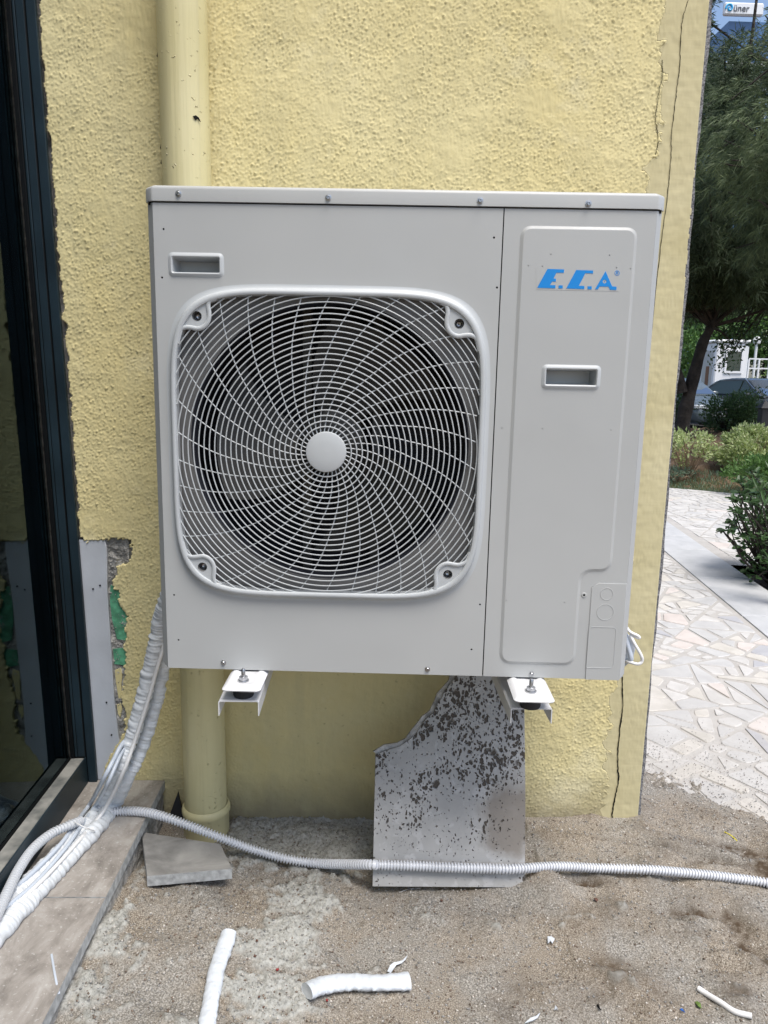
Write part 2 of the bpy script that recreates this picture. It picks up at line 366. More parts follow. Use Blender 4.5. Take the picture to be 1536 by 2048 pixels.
def stone_mat(name, a, b):
    m, g = blank(name, .6, .35); P_ = g.coord('Object')
    nn = g.noise(P_, 7, 8, .6, .5); c = g.ramp(nn, [(.35, a), (.65, b)])
    c = g.mix(g.ramp(g.noise(P_, 60, 6, .7), [(.60, (0,0,0)), (.72, (.55,.55,.55))]), c, (.36,.345,.33)); ge = g.new('ShaderNodeNewGeometry').outputs['Position']; dv = g.new('ShaderNodeVectorMath', operation='DISTANCE'); g.link(ge, dv.inputs[0]); dv.inputs[1].default_value = (1.55, .05, 0)
    du = g.math('SUBTRACT', 1.0, g.math('MULTIPLY', g.math('SUBTRACT', g.math('ADD', dv.outputs['Value'], g.math('MULTIPLY', g.noise(ge, 5, 6), .9)), .55), .75), True)
    dsp = g.math('MULTIPLY', du, g.math('ADD', g.math('MULTIPLY', g.noise(ge, 45, 6, .75), 1.6), -.15, True), True)
    c = g.mix(g.math('MULTIPLY', dsp, .75), c, (.40,.375,.34)); g.color(c); g.bump(nn, .002, .5); return m
M['st0'] = stone_mat('white_marble_stone', (.50,.485,.46), (.62,.605,.58)); M['st1'] = stone_mat('cream_marble_stone', (.50,.475,.425), (.62,.59,.54))
M['st2'] = stone_mat('grey_marble_stone', (.46,.455,.445), (.55,.545,.53)); M['st3'] = stone_mat('rosy_marble_stone', (.54,.48,.44), (.64,.59,.55)); M['st4'] = stone_mat('slate_stone', (.38,.38,.40), (.47,.47,.48))
M['marble'] = stone_mat('grey_marble_slab', (.45,.46,.465), (.54,.545,.55))
M['granite'] = mat('speckled_granite', (.27,.27,.28), .7, col2=(.06,.06,.07), vscale=220, bump=.001, bscale=150, detail=2)
m, g = blank('garden_earth', .95, .1); P_ = g.coord()
g.color(g.ramp(g.noise(P_, 5, 10, .7), [(.3, (.085,.055,.035)), (.6, (.21,.145,.095)), (.8, (.30,.22,.15))])); g.bump(g.noise(P_, 40, 6), .02); M['soil'] = m
M['darksoil'] = mat('dark_bed_earth', (.07,.05,.038), .95, var=.5, vscale=25, bump=.01, bscale=60)
M['asphalt'] = mat('asphalt', (.06,.06,.06), .85, var=.3, vscale=4, bump=.004, bscale=90)
M['wrap'] = mat('white_vinyl_wrap', (.62,.65,.68), .33, var=.05, vscale=30, bump=.0015, bscale=55)
M['conduit'] = mat('white_conduit', (.62,.64,.68), .35, var=.06, vscale=15)
M['greyconduit'] = mat('grey_conduit', (.52,.54,.57), .4)
M['cable'] = mat('light_grey_cable', (.48,.53,.60), .35, var=.06)
M['whitecable'] = mat('white_cable', (.74,.74,.74), .35)
M['foil'] = mat('white_foam_foil', (.60,.64,.69), .30, var=.06, bump=.004, bscale=38)
M['foam'] = mat('dusty_foam', (.45,.47,.48), .8, bump=.001, bscale=200)
M['bark'] = mat('dark_bark', (.032,.026,.021), .95, var=.5, vscale=6, bump=.03, bscale=14)
M['twig'] = mat('pale_twig', (.26,.18,.11), .9, var=.3)
def leafmat(name, a, b, rough=.45, scale=9, c3=None, trans=.25):
    m, g = blank(name, rough, .4); P_ = g.coord()
    st = [(.3, a), (.7, b)]
    if c3: st = [(.3, a), (.52, b), (.62, c3)]
    c = g.ramp(g.noise(P_, scale, 4, .8), st); g.color(c)
    n = m.node_tree; t = n.nodes.new('ShaderNodeBsdfTranslucent'); g.link(c, t.inputs[0]); mx = n.nodes.new('ShaderNodeMixShader'); mx.inputs[0].default_value = trans
    o = n.nodes['Material Output']; g.link(g.b.outputs[0], mx.inputs[1]); g.link(t.outputs[0], mx.inputs[2]); g.link(mx.outputs[0], o.inputs[0]); return m
M['needle'] = leafmat('conifer_needles', (.016,.034,.015), (.095,.135,.06), .6, 1.6)
M['needle2'] = leafmat('light_conifer_needles', (.035,.065,.025), (.17,.22,.10), .6, 2.4)
M['leafdark'] = leafmat('dark_glossy_leaf', (.035,.08,.028), (.095,.17,.06), .35, 14)
M['leafmid'] = leafmat('green_leaf', (.06,.14,.035), (.17,.29,.085), .4, 14)
M['leafvar'] = leafmat('variegated_leaf', (.16,.28,.08), (.48,.56,.22), .38, 26, (.86,.86,.58))
M['leafpale'] = leafmat('grey_green_leaf', (.16,.24,.15), (.26,.36,.24), .4, 10)
M['leafsun'] = leafmat('yellow_green_leaf', (.10,.17,.04), (.22,.33,.08), .4, 2)
M['grass'] = leafmat('dry_grass', (.10,.13,.045), (.24,.23,.10), .7, 20)
M['boothw'] = mat('white_booth_panel', (.80,.80,.80), .5)
M['boothg'] = mat('booth_grey_side', (.50,.50,.48), .6)
M['brown'] = mat('brown_wood', (.22,.11,.06), .7)
M['darkglass'] = mat('dark_glass', (.03,.05,.045), .1, spec=.8)
M['carglass'] = mat('car_glass', (.42,.47,.52), .05, metal=1)
M['carpaint'] = mat('dark_grey_car_paint', (.045,.05,.05), .22, spec=.8)
M['carpaint2'] = mat('bluish_grey_car_paint', (.10,.125,.14), .22, spec=.8)
M['chrome'] = mat('chrome', (.7,.7,.7), .15, metal=1)
M['plate'] = mat('number_plate', (.6,.6,.6), .4)
M['lampg'] = mat('headlight_glass', (.5,.53,.55), .1, spec=1)
M['tyre'] = mat('tyre', (.02,.02,.02), .85)
M['railw'] = mat('white_rail_paint', (.78,.78,.78), .5)
M['bollard'] = mat('black_iron', (.03,.032,.034), .5)
M['concrete'] = mat('pale_concrete', (.42,.41,.39), .9, var=.15, vscale=2)
M['bluefac'] = mat('blue_glass_facade', (.08,.17,.34), .25)
M['signw'] = mat('white_sign_panel', (.8,.82,.84), .5)
M['signblue'] = mat('cyan_sign_print', (.02,.40,.75), .5)
M['signtext'] = mat('grey_sign_letters', (.10,.11,.13), .5)
M['yellow'] = mat('yellow_insulation', (.75,.65,.02), .4)
M['red'] = mat('dark_red_petal', (.25,.02,.02), .6); M['bluebit'] = mat('blue_plastic_bit', (.03,.16,.6), .4)
M['dryleaf'] = mat('dry_brown_leaf', (.10,.045,.03), .7)

#@@GEOMETRY@@
# ================================================================== THE SETTING
smooth = lambda t: (lambda u: u*u*(3-2*u))(np.clip(t, 0, 1))
GX0, GX1, GY0, GY1, GS = -.34, 2.15, -1.15, .55, .0042
gw, gh = int((GX1-GX0)/GS), int((GY1-GY0)/GS)
gx = GX0+np.arange(gw)*GS; gy = GY0+np.arange(gh)*GS; X, Y = np.meshgrid(gx, gy)
nb = fnoise(gh, gw, .10, .5, 1, step=GS); nm = fnoise(gh, gw, .022, .12, 2, step=GS); nf = fnoise(gh, gw, .006, .03, 3, step=GS); nff = fnoise(gh, gw, .0035, .010, 4, step=GS)
def gauss(cx, cy, sx, sy, ang=0):
    c, s = math.cos(ang), math.sin(ang); dx, dy = X-cx, Y-cy
    return np.exp(-(((dx*c+dy*s)/sx)**2+((-dx*s+dy*c)/sy)**2))
def gp(px, py, sx, sy, ang=0, z=.02): q = atz(px, py, z); return gauss(q[0], q[1], sx, sy, ang)
mortar = np.clip(np.maximum.reduce([
    smooth((Y+.27+.03*nm)/.06)*smooth((X-.04)/.03)*smooth((.55-X)/.05)*1.3,
    gp(590, 1800, .10, .14, .3)*1.0, gp(555, 1900, .10, .10)*1.1, gp(540, 2000, .12, .10)*1.1, gp(190, 1890, .10, .16, .4)*.9, gp(160, 2030, .16, .12)*.7,
    gp(340, 1620, .12, .06)*.8])+.16*nb+.14*nm-.12, 0, 1)
mortar = smooth((mortar-.25)/.35)
Z = .078*smooth((.55-X)/.75)*smooth((-.02-Y)/.6) + .012*smooth((X-.5)/.8)*smooth((.1-Y)/.3)
Z += .014*smooth((X-.9)/.3)+.0055*nb+.0010*nm*(1-.3*mortar)+.0007*nf+.0007*nff+.055*gauss(.935,-.335,.085,.055)+.020*gauss(.78,-.35,.13,.03)
Z += mortar*(.004+.0012*nm+.0024*np.clip(np.abs(nf), 0, 1.6)+.0010*nff)
lump = mortar*gp(205, 1850, .05, .07)+mortar*gp(240, 1835, .025, .03)
Z += .010*lump*np.abs(nm)
dents = [(1165,1768,.045,.012,0,.012,1.0),(1400,1832,.07,.018,-.2,.014,.8),(1470,1850,.03,.05,.2,.014,.8),(1500,1905,.02,.05,.3,.016,.9),(1425,1725,.06,.018,-.1,.014,.75),(1225,1925,.05,.03,-.5,.008,.45),(1350,1840,.03,.012,-.5,.01,.5),
         (1290,1690,.16,.012,-.38,.010,.22),(1380,1670,.12,.010,-.3,.007,.15),(1035,1960,.06,.035,.8,.006,.3),(1010,2010,.03,.06,0,.006,.35),(1480,1700,.12,.03,-.3,.012,.75),(1535,1740,.06,.06,0,.004,.7),(1200,1985,.05,.02,.4,.005,.2),(1330,1990,.04,.03,0,.006,.25),(1440,1920,.06,.02,-.2,-.008,0),(1480,1990,.04,.02,.2,.006,.3),(800,1960,.03,.008,.6,.003,.2)]
wet = np.zeros_like(X)
for px, py, sx, sy, an, d, w in dents:
    k = gp(px, py, sx, sy, an); Z -= 2.3*d*k; Z += d*1.0*gp(px, py+14, sx*1.3, sy*1.2, an); wet = np.maximum(wet, w*k)
wet = np.clip(wet*(1.25+.35*nm+.3*nf)+.16*np.maximum(nb+.2, 0)*smooth((X-.7)/.4), 0, 1)
sedge = ((X-1.56)+(Y-.10))/1.414+.045*nb+.018*nm+.006*nf
Z = np.where(sedge < 0, np.maximum(Z, .012*(X > .95)), Z); Z -= .060*smooth((sedge+.02)/.20)
inside = ~((sedge > .22))
me = fast(np.stack([X, Y, Z], -1).reshape(-1, 3), quads(gh, gw)[(inside[:-1,:-1] & inside[1:,1:]).ravel()])
for nm_, arr in (('mortar', mortar), ('wet', wet)):
    a = me.attributes.new(nm_, 'FLOAT', 'POINT'); a.data.foreach_set('value', arr.astype(np.float32).ravel())
tag(link('sand_ground', me, M['sand'], smooth=True), kind='structure')
def gz(x, y): return float(sample(Z, np.array([x]), np.array([y]), GX0, GY0, GS)[0])

# loose grit on the sand (nobody could count it)
def grit(n, rmin, rmax, m, seed, paved=False):
    r = np.random.default_rng(seed)
    if paved:
        d = np.abs(r.normal(0, .30, n)); t = r.uniform(-.9, .30, n); px = 1.62-t*.72+d*.7-.1; py = .06+t*.72+d*.7; z = np.full(n, .004)
        k = (px > 1.34) | (py < -.02); px, py, z = px[k], py[k], z[k]
    else:
        px = r.uniform(-.16, 1.75, n); py = r.uniform(-1.05, .3, n); k = ~((py > -.02) & (px < 1.34)); px, py = px[k], py[k]
        s = sample(sedge, px, py, GX0, GY0, GS); k = s < .05; px, py = px[k], py[k]; k = r.random(len(px)) > 1.6*sample(wet, px, py, GX0, GY0, GS); px, py = px[k], py[k]; z = sample(Z, px, py, GX0, GY0, GS)
    n = len(px); R = rmin*(rmax/rmin)**(r.random(n)**2.2)
    O = np.array([[1,0,0],[0,1,0],[-1,0,0],[0,-1,0],[0,0,1],[0,0,-1]], float)
    Fc = np.array([[0,1,4],[1,2,4],[2,3,4],[3,0,4],[1,0,5],[2,1,5],[3,2,5],[0,3,5]])
    a = r.uniform(0, 2*np.pi, n); c, s_ = np.cos(a), np.sin(a)
    V = O[None]*(1+r.uniform(-.35, .35, (n, 6, 1)))*R[:, None, None]*np.array([1, .8, .65])
    W = V.copy(); W[..., 0] = V[..., 0]*c[:, None]-V[..., 1]*s_[:, None]; W[..., 1] = V[..., 0]*s_[:, None]+V[..., 1]*c[:, None]
    W += np.stack([px, py, z+R*.25], 1)[:, None]
    return link('grit', fast(W.reshape(-1, 3), (Fc[None]+6*np.arange(n)[:, None, None]).reshape(-1, 3)), m)
for i, (n_, m_) in enumerate(((15000, 'grain_pale'), (19000, 'grain_grey'), (14000, 'grain_brown'))):
    tag(grit(n_, .0010, .0044, M[m_], 30+i), ('fine pale grit', 'fine grey grit', 'fine brown grit')[i]+' strewn over the sandy ground', 'grit', kind='stuff')
tag(grit(3600, .0008, .0034, M['grain_grey'], 40, True), 'dark grit scattered onto the crazy paving beside the sand', 'grit', kind='stuff')
tag(grit(3600, .0008, .0032, M['grain_brown'], 41, True), 'brown grit scattered onto the crazy paving beside the sand', 'grit', kind='stuff')

def sheet(name, pts, z, m):
    return tag(MB().add([(x, y, z) for x, y in pts], [tuple(range(len(pts)))]).build(name, m), kind='structure')
sheet('ground', [(-150,-100),(180,-100),(180,220),(-150,220)], -.30, M['soil'])
sheet('parking_lot', [(2,14.6),(60,14.6),(60,70),(2,70)], -.02, M['asphalt'])
# paved terrace: mortar bed with irregular marble stones set in it
fe = [(1.28,-2.5),(4.55,-2.5),(3.02,.2)]
TER = [(1.20,-2.5),(7.5,-2.5),(7.5,5.6),(4.97,7.08),(4.38,7.44),(2.2,8.9),(1.33,8.9),(1.33,.03),(1.20,.03)]
BED = [(3.135,-2.5),(7.6,-2.5),(7.6,2.75),(5.0,3.05),(3.42,3.33),(3.215,3.36)]
# (the bed is cut out by building the mortar in two strips)
sheet('pavement', [(1.20,-2.5),(3.12,-2.5),(3.12,2.2),(3.21,3.355),(7.5,2.75),(7.5,5.6),(4.97,7.08),(4.38,7.44),(2.2,8.9),(1.33,8.9),(1.33,.03),(1.20,.03)], -.0022, M['joint'])
MB_ = MB()
for a, b in zip(TER, TER[1:]+TER[:1]): MB_.add([(a[0],a[1],-.008),(b[0],b[1],-.008),(b[0],b[1],-.3),(a[0],a[1],-.3)], [(0,1,2,3)])
tag(MB_.build('pavement_edge', M['concrete']), kind='structure')
# marble strip: two rows of slabs crossing the terrace
SD = np.array([.118, 1.0]); SD /= np.linalg.norm(SD)
def strip(t, side): b = np.array([2.90, 3.82]) if side == 0 else np.array([3.279, 3.84]); return b+SD*t
pav = bpy.data.objects['pavement']
def slab(pts, z0, z1, m, name, ch=.003):
    n = len(pts); c = np.mean(pts, axis=0); inn = [tuple(np.array(p)+(c-np.array(p))/np.linalg.norm(c-np.array(p))*ch) for p in pts]
    v = [(x, y, z0) for x, y in pts]+[(x, y, z1-ch) for x, y in pts]+[(x, y, z1) for x, y in inn]
    f = [tuple(range(2*n, 3*n))]+[(i, (i+1)%n, n+(i+1)%n, n+i) for i in range(n)]+[(n+i, n+(i+1)%n, 2*n+(i+1)%n, 2*n+i) for i in range(n)]
    return MB().add(v, f).build(name, m, pav)
cuts = [-5.2, -4.45, -3.66, -2.72, -1.745, -.885, .0, .55, 1.35]
for a, b in zip(cuts, cuts[1:]):
    slab([strip(a+.004, 0), strip(b-.004, 0), strip(b-.004, 1), strip(a+.004, 1)], -.03, .006, M['marble'], 'marble_slab')
# joint strip left of the slabs
def inset(cell, d):
    n = len(cell); out = []; A = sum(cell[i][0]*cell[(i+1)%n][1]-cell[(i+1)%n][0]*cell[i][1] for i in range(n))
    sgn = 1 if A > 0 else -1; lines = []
    for i in range(n):
        a, b = np.array(cell[i]), np.array(cell[(i+1) % n]); t = b-a; L = np.linalg.norm(t)
        if L < 1e-6: continue
        nn = np.array([-t[1], t[0]])/L*sgn; lines.append((a+nn*d, nn))
    poly = [(cell[0][0]-9, cell[0][1]-9), (cell[0][0]+9, cell[0][1]-9), (cell[0][0]+9, cell[0][1]+9), (cell[0][0]-9, cell[0][1]+9)]
    for p, nn in lines:
        nc = []
        for k in range(len(poly)):
            a, b = np.array(poly[k]), np.array(poly[(k+1) % len(poly)]); da, db = np.dot(a-p, nn), np.dot(b-p, nn)
            if da >= 0: nc.append(tuple(a))
            if da*db < 0: nc.append(tuple(a+(b-a)*da/(da-db)))
        poly = nc
        if len(poly) < 3: return None
    return poly
r_ = random.Random(5)
def clip(cell, p, nn):                        # keep the side where (q-p).n <= 0
    nc = []
    for k in range(len(cell)):
        a, b = np.array(cell[k]), np.array(cell[(k+1) % len(cell)]); da, db = np.dot(a-p, nn), np.dot(b-p, nn)
        if da <= 0: nc.append(tuple(a))
        if da*db < 0: nc.append(tuple(a+(b-a)*da/(da-db)))
    return nc
def parea(c): return abs(sum(c[i][0]*c[(i+1)%len(c)][1]-c[(i+1)%len(c)][0]*c[i][1] for i in range(len(c))))/2
def shatter(c, out):
    a = parea(c)
    if a < .0008: return
    if a < r_.uniform(.008, .040): out.append(c); return
    P = np.array(c); d = P-P.mean(0); w, v = np.linalg.eigh(d.T @ d); ax = v[:, 1]; an = math.atan2(ax[1], ax[0])+r_.gauss(0, .42)
    nn = np.array([math.cos(an), math.sin(an)]); p = P.mean(0)+ax*r_.uniform(-.22, .22)*math.sqrt(a)
    shatter(clip(c, p, nn), out); shatter(clip(c, p, -nn), out)
raw = []
shatter([(1.345,-2.0),(2.20,-2.0),(3.10,5.4),(3.10,8.2),(1.345,9.4)], raw)
raw = [clip(c, np.array([2.90-.024, 3.82]), np.array([1, -.118])) if np.mean(c, axis=0)[1] < 5.3 else c for c in raw]
shatter([(2.70,-.0),(2.88,-.0),(3.10,5.4),(3.10,8.2)][:0] or [(3.335,3.36),(7.2,2.83),(7.2,5.70),(4.38,7.42),(3.105,8.2),(3.105,5.4),(3.545,5.4)], raw)
cells = []
for cell in raw:
    if len(cell) < 3: continue
    x, y = np.mean(cell, axis=0)
    def sl(q): return (q[0]-2.90)-(q[1]-3.82)*.118
    s = sl((x, y))
    if 0 < s < .39 and y < 5.3: continue
    if y > 7.44-.61*(x-4.38): continue
    cell = inset(cell, r_.uniform(.003, .015))
    if not cell or len(cell) < 3: continue
    # chip the corners unevenly
    cell = rnd(cell, [r_.uniform(.004, .03) for _ in cell], 2)
    q = RM @ (np.array([x, y, 0])-CAM); u, v = 768+F*q[0]/q[2], 1024+F*q[1]/q[2]
    vis = 1200 < u < 1600 and v < 1800 and q[2] > 0
    area = parea(cell)
    cells.append((vis, area/(q[2]**2), cell, r_.random()))
cells.sort(key=lambda t: (not t[0], -t[1]))
rest = MB()
for i, (vis, ar, cell, k) in enumerate(cells):
    m_ = M['st0'] if k < .42 else M['st1'] if k < .66 else M['st2'] if k < .90 else M['st3'] if k < .985 else M['st4']
    z1 = r_.uniform(.0005, .0035)
    if i < 290 and vis: slab(cell, -.02, z1, m_, 'paving_stone', .0035)
    else:
        n = len(cell); rest.add([(x, y, -.012) for x, y in cell]+[(x, y, z1) for x, y in cell], [tuple(range(n, 2*n))]+[(j, (j+1)%n, n+(j+1)%n, n+j) for j in range(n)])
tag(rest.build('paving_stones', M['st0'], pav), kind='stuff')
# garden earth beyond the terrace and the planting bed beside it
def earth(name, x0, x1, y0, y1, step, zf, m, seed, mask=None):
    w, h = int((x1-x0)/step), int((y1-y0)/step); A, B = np.meshgrid(x0+np.arange(w)*step, y0+np.arange(h)*step)
    z = zf(A, B)+.02*fnoise(h, w, step*3, step*14, seed, step=step); q = quads(h, w)
    if mask is not None: q = q[mask(A, B)[:-1,:-1].ravel()]
    tag(link(name, fast(np.stack([A, B, z], -1).reshape(-1, 3), q), m, smooth=True), kind='structure')
garden_z = lambda A, B: -.05+.33*smooth((B+.61*(A-4.38)-7.5)/2.6)
earth('garden_soil', 1.3, 24, 1.0, 15.2, .06, garden_z, M['soil'], 50, lambda A, B: B > 7.40-.61*(A-4.38))
earth('planting_bed', 3.10, 7.6, -2.5, 3.33, .04, lambda A, B: -.075+.03*smooth((A-3.3)/.8), M['darksoil'], 51, lambda A, B: (A > 3.165+(B-2.6)*.118) & (B < 3.36-.14*(A-3.21)))

# ================================================================== THE HOUSE WALL
wall = empty('house_wall', (.46, 0, 0)); tag(wall, 'yellow stuccoed house wall carrying the outdoor unit, cracked near its right corner', 'wall')
wo = np.array([.46, 0, 0])
WX0, WX1, WZ0, WZ1, WS = -.43, 1.318, -.12, 2.58, .0028
ww, wh = int((WX1-WX0)/WS), int((WZ1-WZ0)/WS)
wx = WX0+np.arange(ww)*WS; wz = WZ0+np.arange(wh)*WS; A, B = np.meshgrid(wx, wz)
def wl(px, py): q = aty(px, py, 0); return (float(q[0]), float(q[2]))
s1 = fnoise(wh, ww, .0026, .007, 60, step=WS); s2 = fnoise(wh, ww, .0045, .014, 61, 1.2, step=WS); s3 = fnoise(wh, ww, .02, .09, 62, step=WS); s4 = fnoise(wh, ww, .09, .4, 63, step=WS)
smoothband = [wl(1325,-60), wl(1330,0), wl(1322,60), wl(1316,120), wl(1332,150), wl(1320,175), wl(1314,260), wl(1312,305), wl(1292,335), wl(1290,385), wl(1262,480), wl(1255,1100), wl(1235,1350), wl(1218,1420), wl(1212,1500), wl(1205,1580), wl(1205,1700)]
bz = np.array([p[1] for p in smoothband])[::-1]; bx = np.array([p[0] for p in smoothband])[::-1]
edge = np.interp(wz, bz, bx)[:, None]+.008*s3+.0004*s2
corner = smooth((A-edge)/.006)
calm = np.zeros_like(A)
for px, py, sx, sz, k in ((660,215,.05,.03,1),(640,130,.06,.12,.55),(1095,205,.07,.05,1),(1110,120,.05,.12,.6),(270,60,.08,.09,.85),(880,300,.10,.05,.45),(480,150,.06,.10,.35),(180,1040,.10,.03,.55),(90,40,.05,.08,.3),(215,900,.05,.10,.2)):
    q = wl(px, py); calm = np.maximum(calm, k*np.exp(-((A-q[0])/sx)**2-((B-q[1])/sz)**2))
calm = np.clip(calm+.18*s4, 0, .92)
under = smooth((.62-B)/.15)*smooth((A-.03)/.05)*smooth((.80-A)/.1)      # thinner texture low behind the pipe
drib = np.minimum(np.maximum(s1+.6*s2-.45, 0), 2.0)*.00138+np.maximum(s2-1.0, 0)*.0008
H = (drib*(1-calm)*(1-.75*under)+.0006*s4+.00025*s3)*(1-corner)
trow = fnoise(wh, ww, .004, .03, 64, 4.5, step=WS)
H += corner*(.0009+.00012*trow+.00022*s3)+calm*.0004*trow
ridge = np.exp(-((A-edge)/.0035)**2); H += ridge*.0016*np.clip(.6+s3, 0, 2)
# the plaster's outline: broken notch down beside the door
notch = [wl(60,1076), wl(161,1076), wl(168,1084), wl(205,1080), wl(235,1079), wl(254,1076), wl(260,1098), wl(258,1125), wl(232,1132), wl(230,1152), wl(222,1162), wl(225,1178), wl(236,1188), wl(240,1210), wl(251,1240), wl(252,1275), wl(248,1300), wl(249,1332), wl(247,1352), wl(247,1380), wl(243,1400), wl(247,1430), wl(251,1452), wl(246,1468), wl(225,1500), wl(205,1545), wl(180,1640), wl(60,1640)]
ja, jb = A+.002*s2+.003*s3, B+.002*s2+.002*s3
cut = inpoly(ja, jb, notch)
leftedge = np.interp(B, [0, .893, 1.556, 2.295, 2.6], [-.37, -.383, -.396, -.4165, -.422])+.0026*s3+.0006*s2
cut |= A < leftedge
cut |= A > 1.3165-.0010*np.clip(s3, -1, 1)-.004*smooth((B-1.2)/1.2)
cutr = A > 1.3
ok = ~cut
fq = quads(wh, ww); keep = (ok[:-1,:-1] & ok[1:,1:] & ok[:-1,1:] & ok[1:,:-1]).ravel()
V = np.stack([A, -H, B], -1).reshape(-1, 3)-wo
fs = fq[keep]; cm = (corner.reshape(-1)[fs].mean(1) > .5)
def sub(faces):
    u, inv = np.unique(faces.ravel(), return_inverse=True); return V[u], inv.reshape(faces.shape)
def skirted(v, f, depth):                     # give the sheet a thickness along its open edges
    e = np.concatenate([f[:, [0,1]], f[:, [1,2]], f[:, [2,3]], f[:, [3,0]]]); key = np.sort(e, 1); k = key[:, 0].astype(np.int64)*len(v)+key[:, 1]
    u, idx, cnt = np.unique(k, return_index=True, return_counts=True); be = e[idx[cnt == 1]]
    bv, inv = np.unique(be.ravel(), return_inverse=True); inv = inv.reshape(-1, 2)+len(v)
    nv = v[bv].copy(); nv[:, 1] = depth
    return np.vstack([v, nv]), np.vstack([f, np.stack([be[:, 1], be[:, 0], inv[:, 0], inv[:, 1]], 1)])
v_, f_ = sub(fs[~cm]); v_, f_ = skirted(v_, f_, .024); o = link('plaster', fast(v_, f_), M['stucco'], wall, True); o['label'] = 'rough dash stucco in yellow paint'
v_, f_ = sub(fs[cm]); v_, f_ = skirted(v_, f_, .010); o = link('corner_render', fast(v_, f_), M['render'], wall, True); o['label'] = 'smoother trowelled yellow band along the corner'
# masonry behind, stone cladding round the corner, upper storeys
def wbox(mb, x0, y0, z0, x1, y1, z1, c=0): return mb.box(x0-.46, y0, z0, x1-.46, y1, z1, c)
wbox(MB(), -.60, .0245, -.3, 1.303, 5.2, 9.5).build('masonry', M['cement'], wall)
b_ = MB(); zz = -.3
hs = [.0, .62, 1.24, 1.86, 2.5]
cl = MB(); n_ = 120; V1 = []; rr = random.Random(3)
for i in range(n_):
    z = -.05+i*(2.75/(n_-1)); xo = 1.3215-.001*smooth(np.array((z-1.1)/1.2))+.0022*math.sin(z*9)+.0015*math.sin(z*31+1)+rr.uniform(-.0008, .0008); V1 += [(xo-.018-.46, .0015, z), (float(xo)-.46, .0015, z), (float(xo)-.46, 1.0, z)]
cl.add(V1, [(3*i+a, 3*i+a+1, 3*i+a+4, 3*i+a+3) for i in range(n_-1) for a in (0, 1)])
cl.build('stone_cladding', M['granite'], wall)['label'] = 'speckled granite slab edge at the corner'
wbox(MB(), 1.3185, .0, 2.7, 1.3225, 5.2, 9.5).build('upper_cladding', M['granite'], wall)
wbox(MB(), -.60, .003, 2.60, 1.3175, .0242, 9.5).build('upper_plaster', M['stucco'], wall)
wbox(MB(), 1.3185, 1.002, -.3, 1.3225, 5.2, 2.698).build('side_cladding', M['granite'], wall)
# what the broken plaster lays bare
q0, q1 = wl(206, 1078), wl(262, 1545)
cx, cz = np.meshgrid(np.arange(-.345, -.245, .0025), np.arange(.10, .915, .0025)); hh = fnoise(*cx.shape, .004, .03, 70, step=.0025)
cv = np.stack([cx-.46, .013-.0028*np.abs(hh)-.0015*fnoise(*cx.shape, .02, .08, 71, step=.0025), cz], -1).reshape(-1, 3)
link('exposed_cement', fast(cv, quads(*cx.shape)), M['cement'], wall, True)
def wpl(name, px, m, y, t, bev=.001): return plate(name, [(a-.46, b) for a, b in [wl(*p) for p in px]], M[m], wall, y=y, t=t, bevel=bev)
wpl('jamb_board', [(150,1080),(209,1081),(213,1100),(214,1180),(222,1300),(228,1400),(236,1470),(243,1500),(238,1560),(150,1560)], 'panel', .012, .0105, .001)['label'] = 'smooth pale grey board let in beside the door'
wpl('green_patch', [(219,1172),(240,1178),(248,1210),(256,1240),(258,1270),(254,1284),(232,1280),(222,1240),(218,1205)], 'green', .0112, .004)
wpl('green_patch', [(224,1300),(257,1297),(257,1320),(253,1334),(227,1330)], 'green', .0112, .004)
wpl('plaster_remnant', [(228,1342),(240,1338),(243,1352),(241,1372),(243,1392),(236,1402),(233,1384),(230,1365)], 'stucco', .0112, .0045)
wpl('plaster_remnant', [(232,1412),(240,1408),(243,1420),(239,1438),(234,1430)], 'stucco', .0112, .004)
for px in ((186,1178),(200,1171),(213,1405),(223,1470),(166,1378)):
    a, b = wl(*px); MB().lathe([(.0026,0),(.0026,.002)], (a-.46, .0012, b), 'y', 8, True).build('drill_hole', M['hole'], wall)
def crackribbon(ctrl, ws, seed):
    P = spline([wl(*p) for p in ctrl], 260); rr = np.random.default_rng(seed); P[:, 0] += np.cumsum(rr.normal(0, .0007, 260))*.5*np.exp(-np.abs(np.arange(260)-130)/400)+rr.normal(0, .0006, 260)
    w = np.interp(np.linspace(0, 1, 260), np.linspace(0, 1, len(ws)), ws)*(1+rr.uniform(-.35, .35, 260)); v = []
    for (a, b), k in zip(P, w): v += [(a-k/2-.46, -.0028, b), (a-.46, -.0010, b), (a+k/2-.46, -.0028, b)]
    MB().add(v, [(3*i+a, 3*i+a+1, 3*i+a+4, 3*i+a+3) for i in range(259) for a in (0, 1)]).build('crack', M['hole'], wall)  # black ribbon on the surface; its colour stands for shade in the crack
crackribbon([(1376,0),(1363,50),(1360,130),(1357,165),(1350,230),(1345,290),(1341,350),(1333,430),(1318,560),(1300,750),(1282,900),(1268,1000),(1262,1110),(1259,1180),(1254,1245),(1248,1300),(1247,1360),(1247,1420),(1241,1460),(1236,1520),(1238,1560),(1230,1600),(1225,1636)], [.0012,.0014,.0012,.0014,.0012,.0018,.0028,.0032,.0036,.0034,.004], 5)
crackribbon([(1310,310),(1314,280),(1312,230),(1320,160),(1322,120)], [.0008,.0012,.0008], 6)

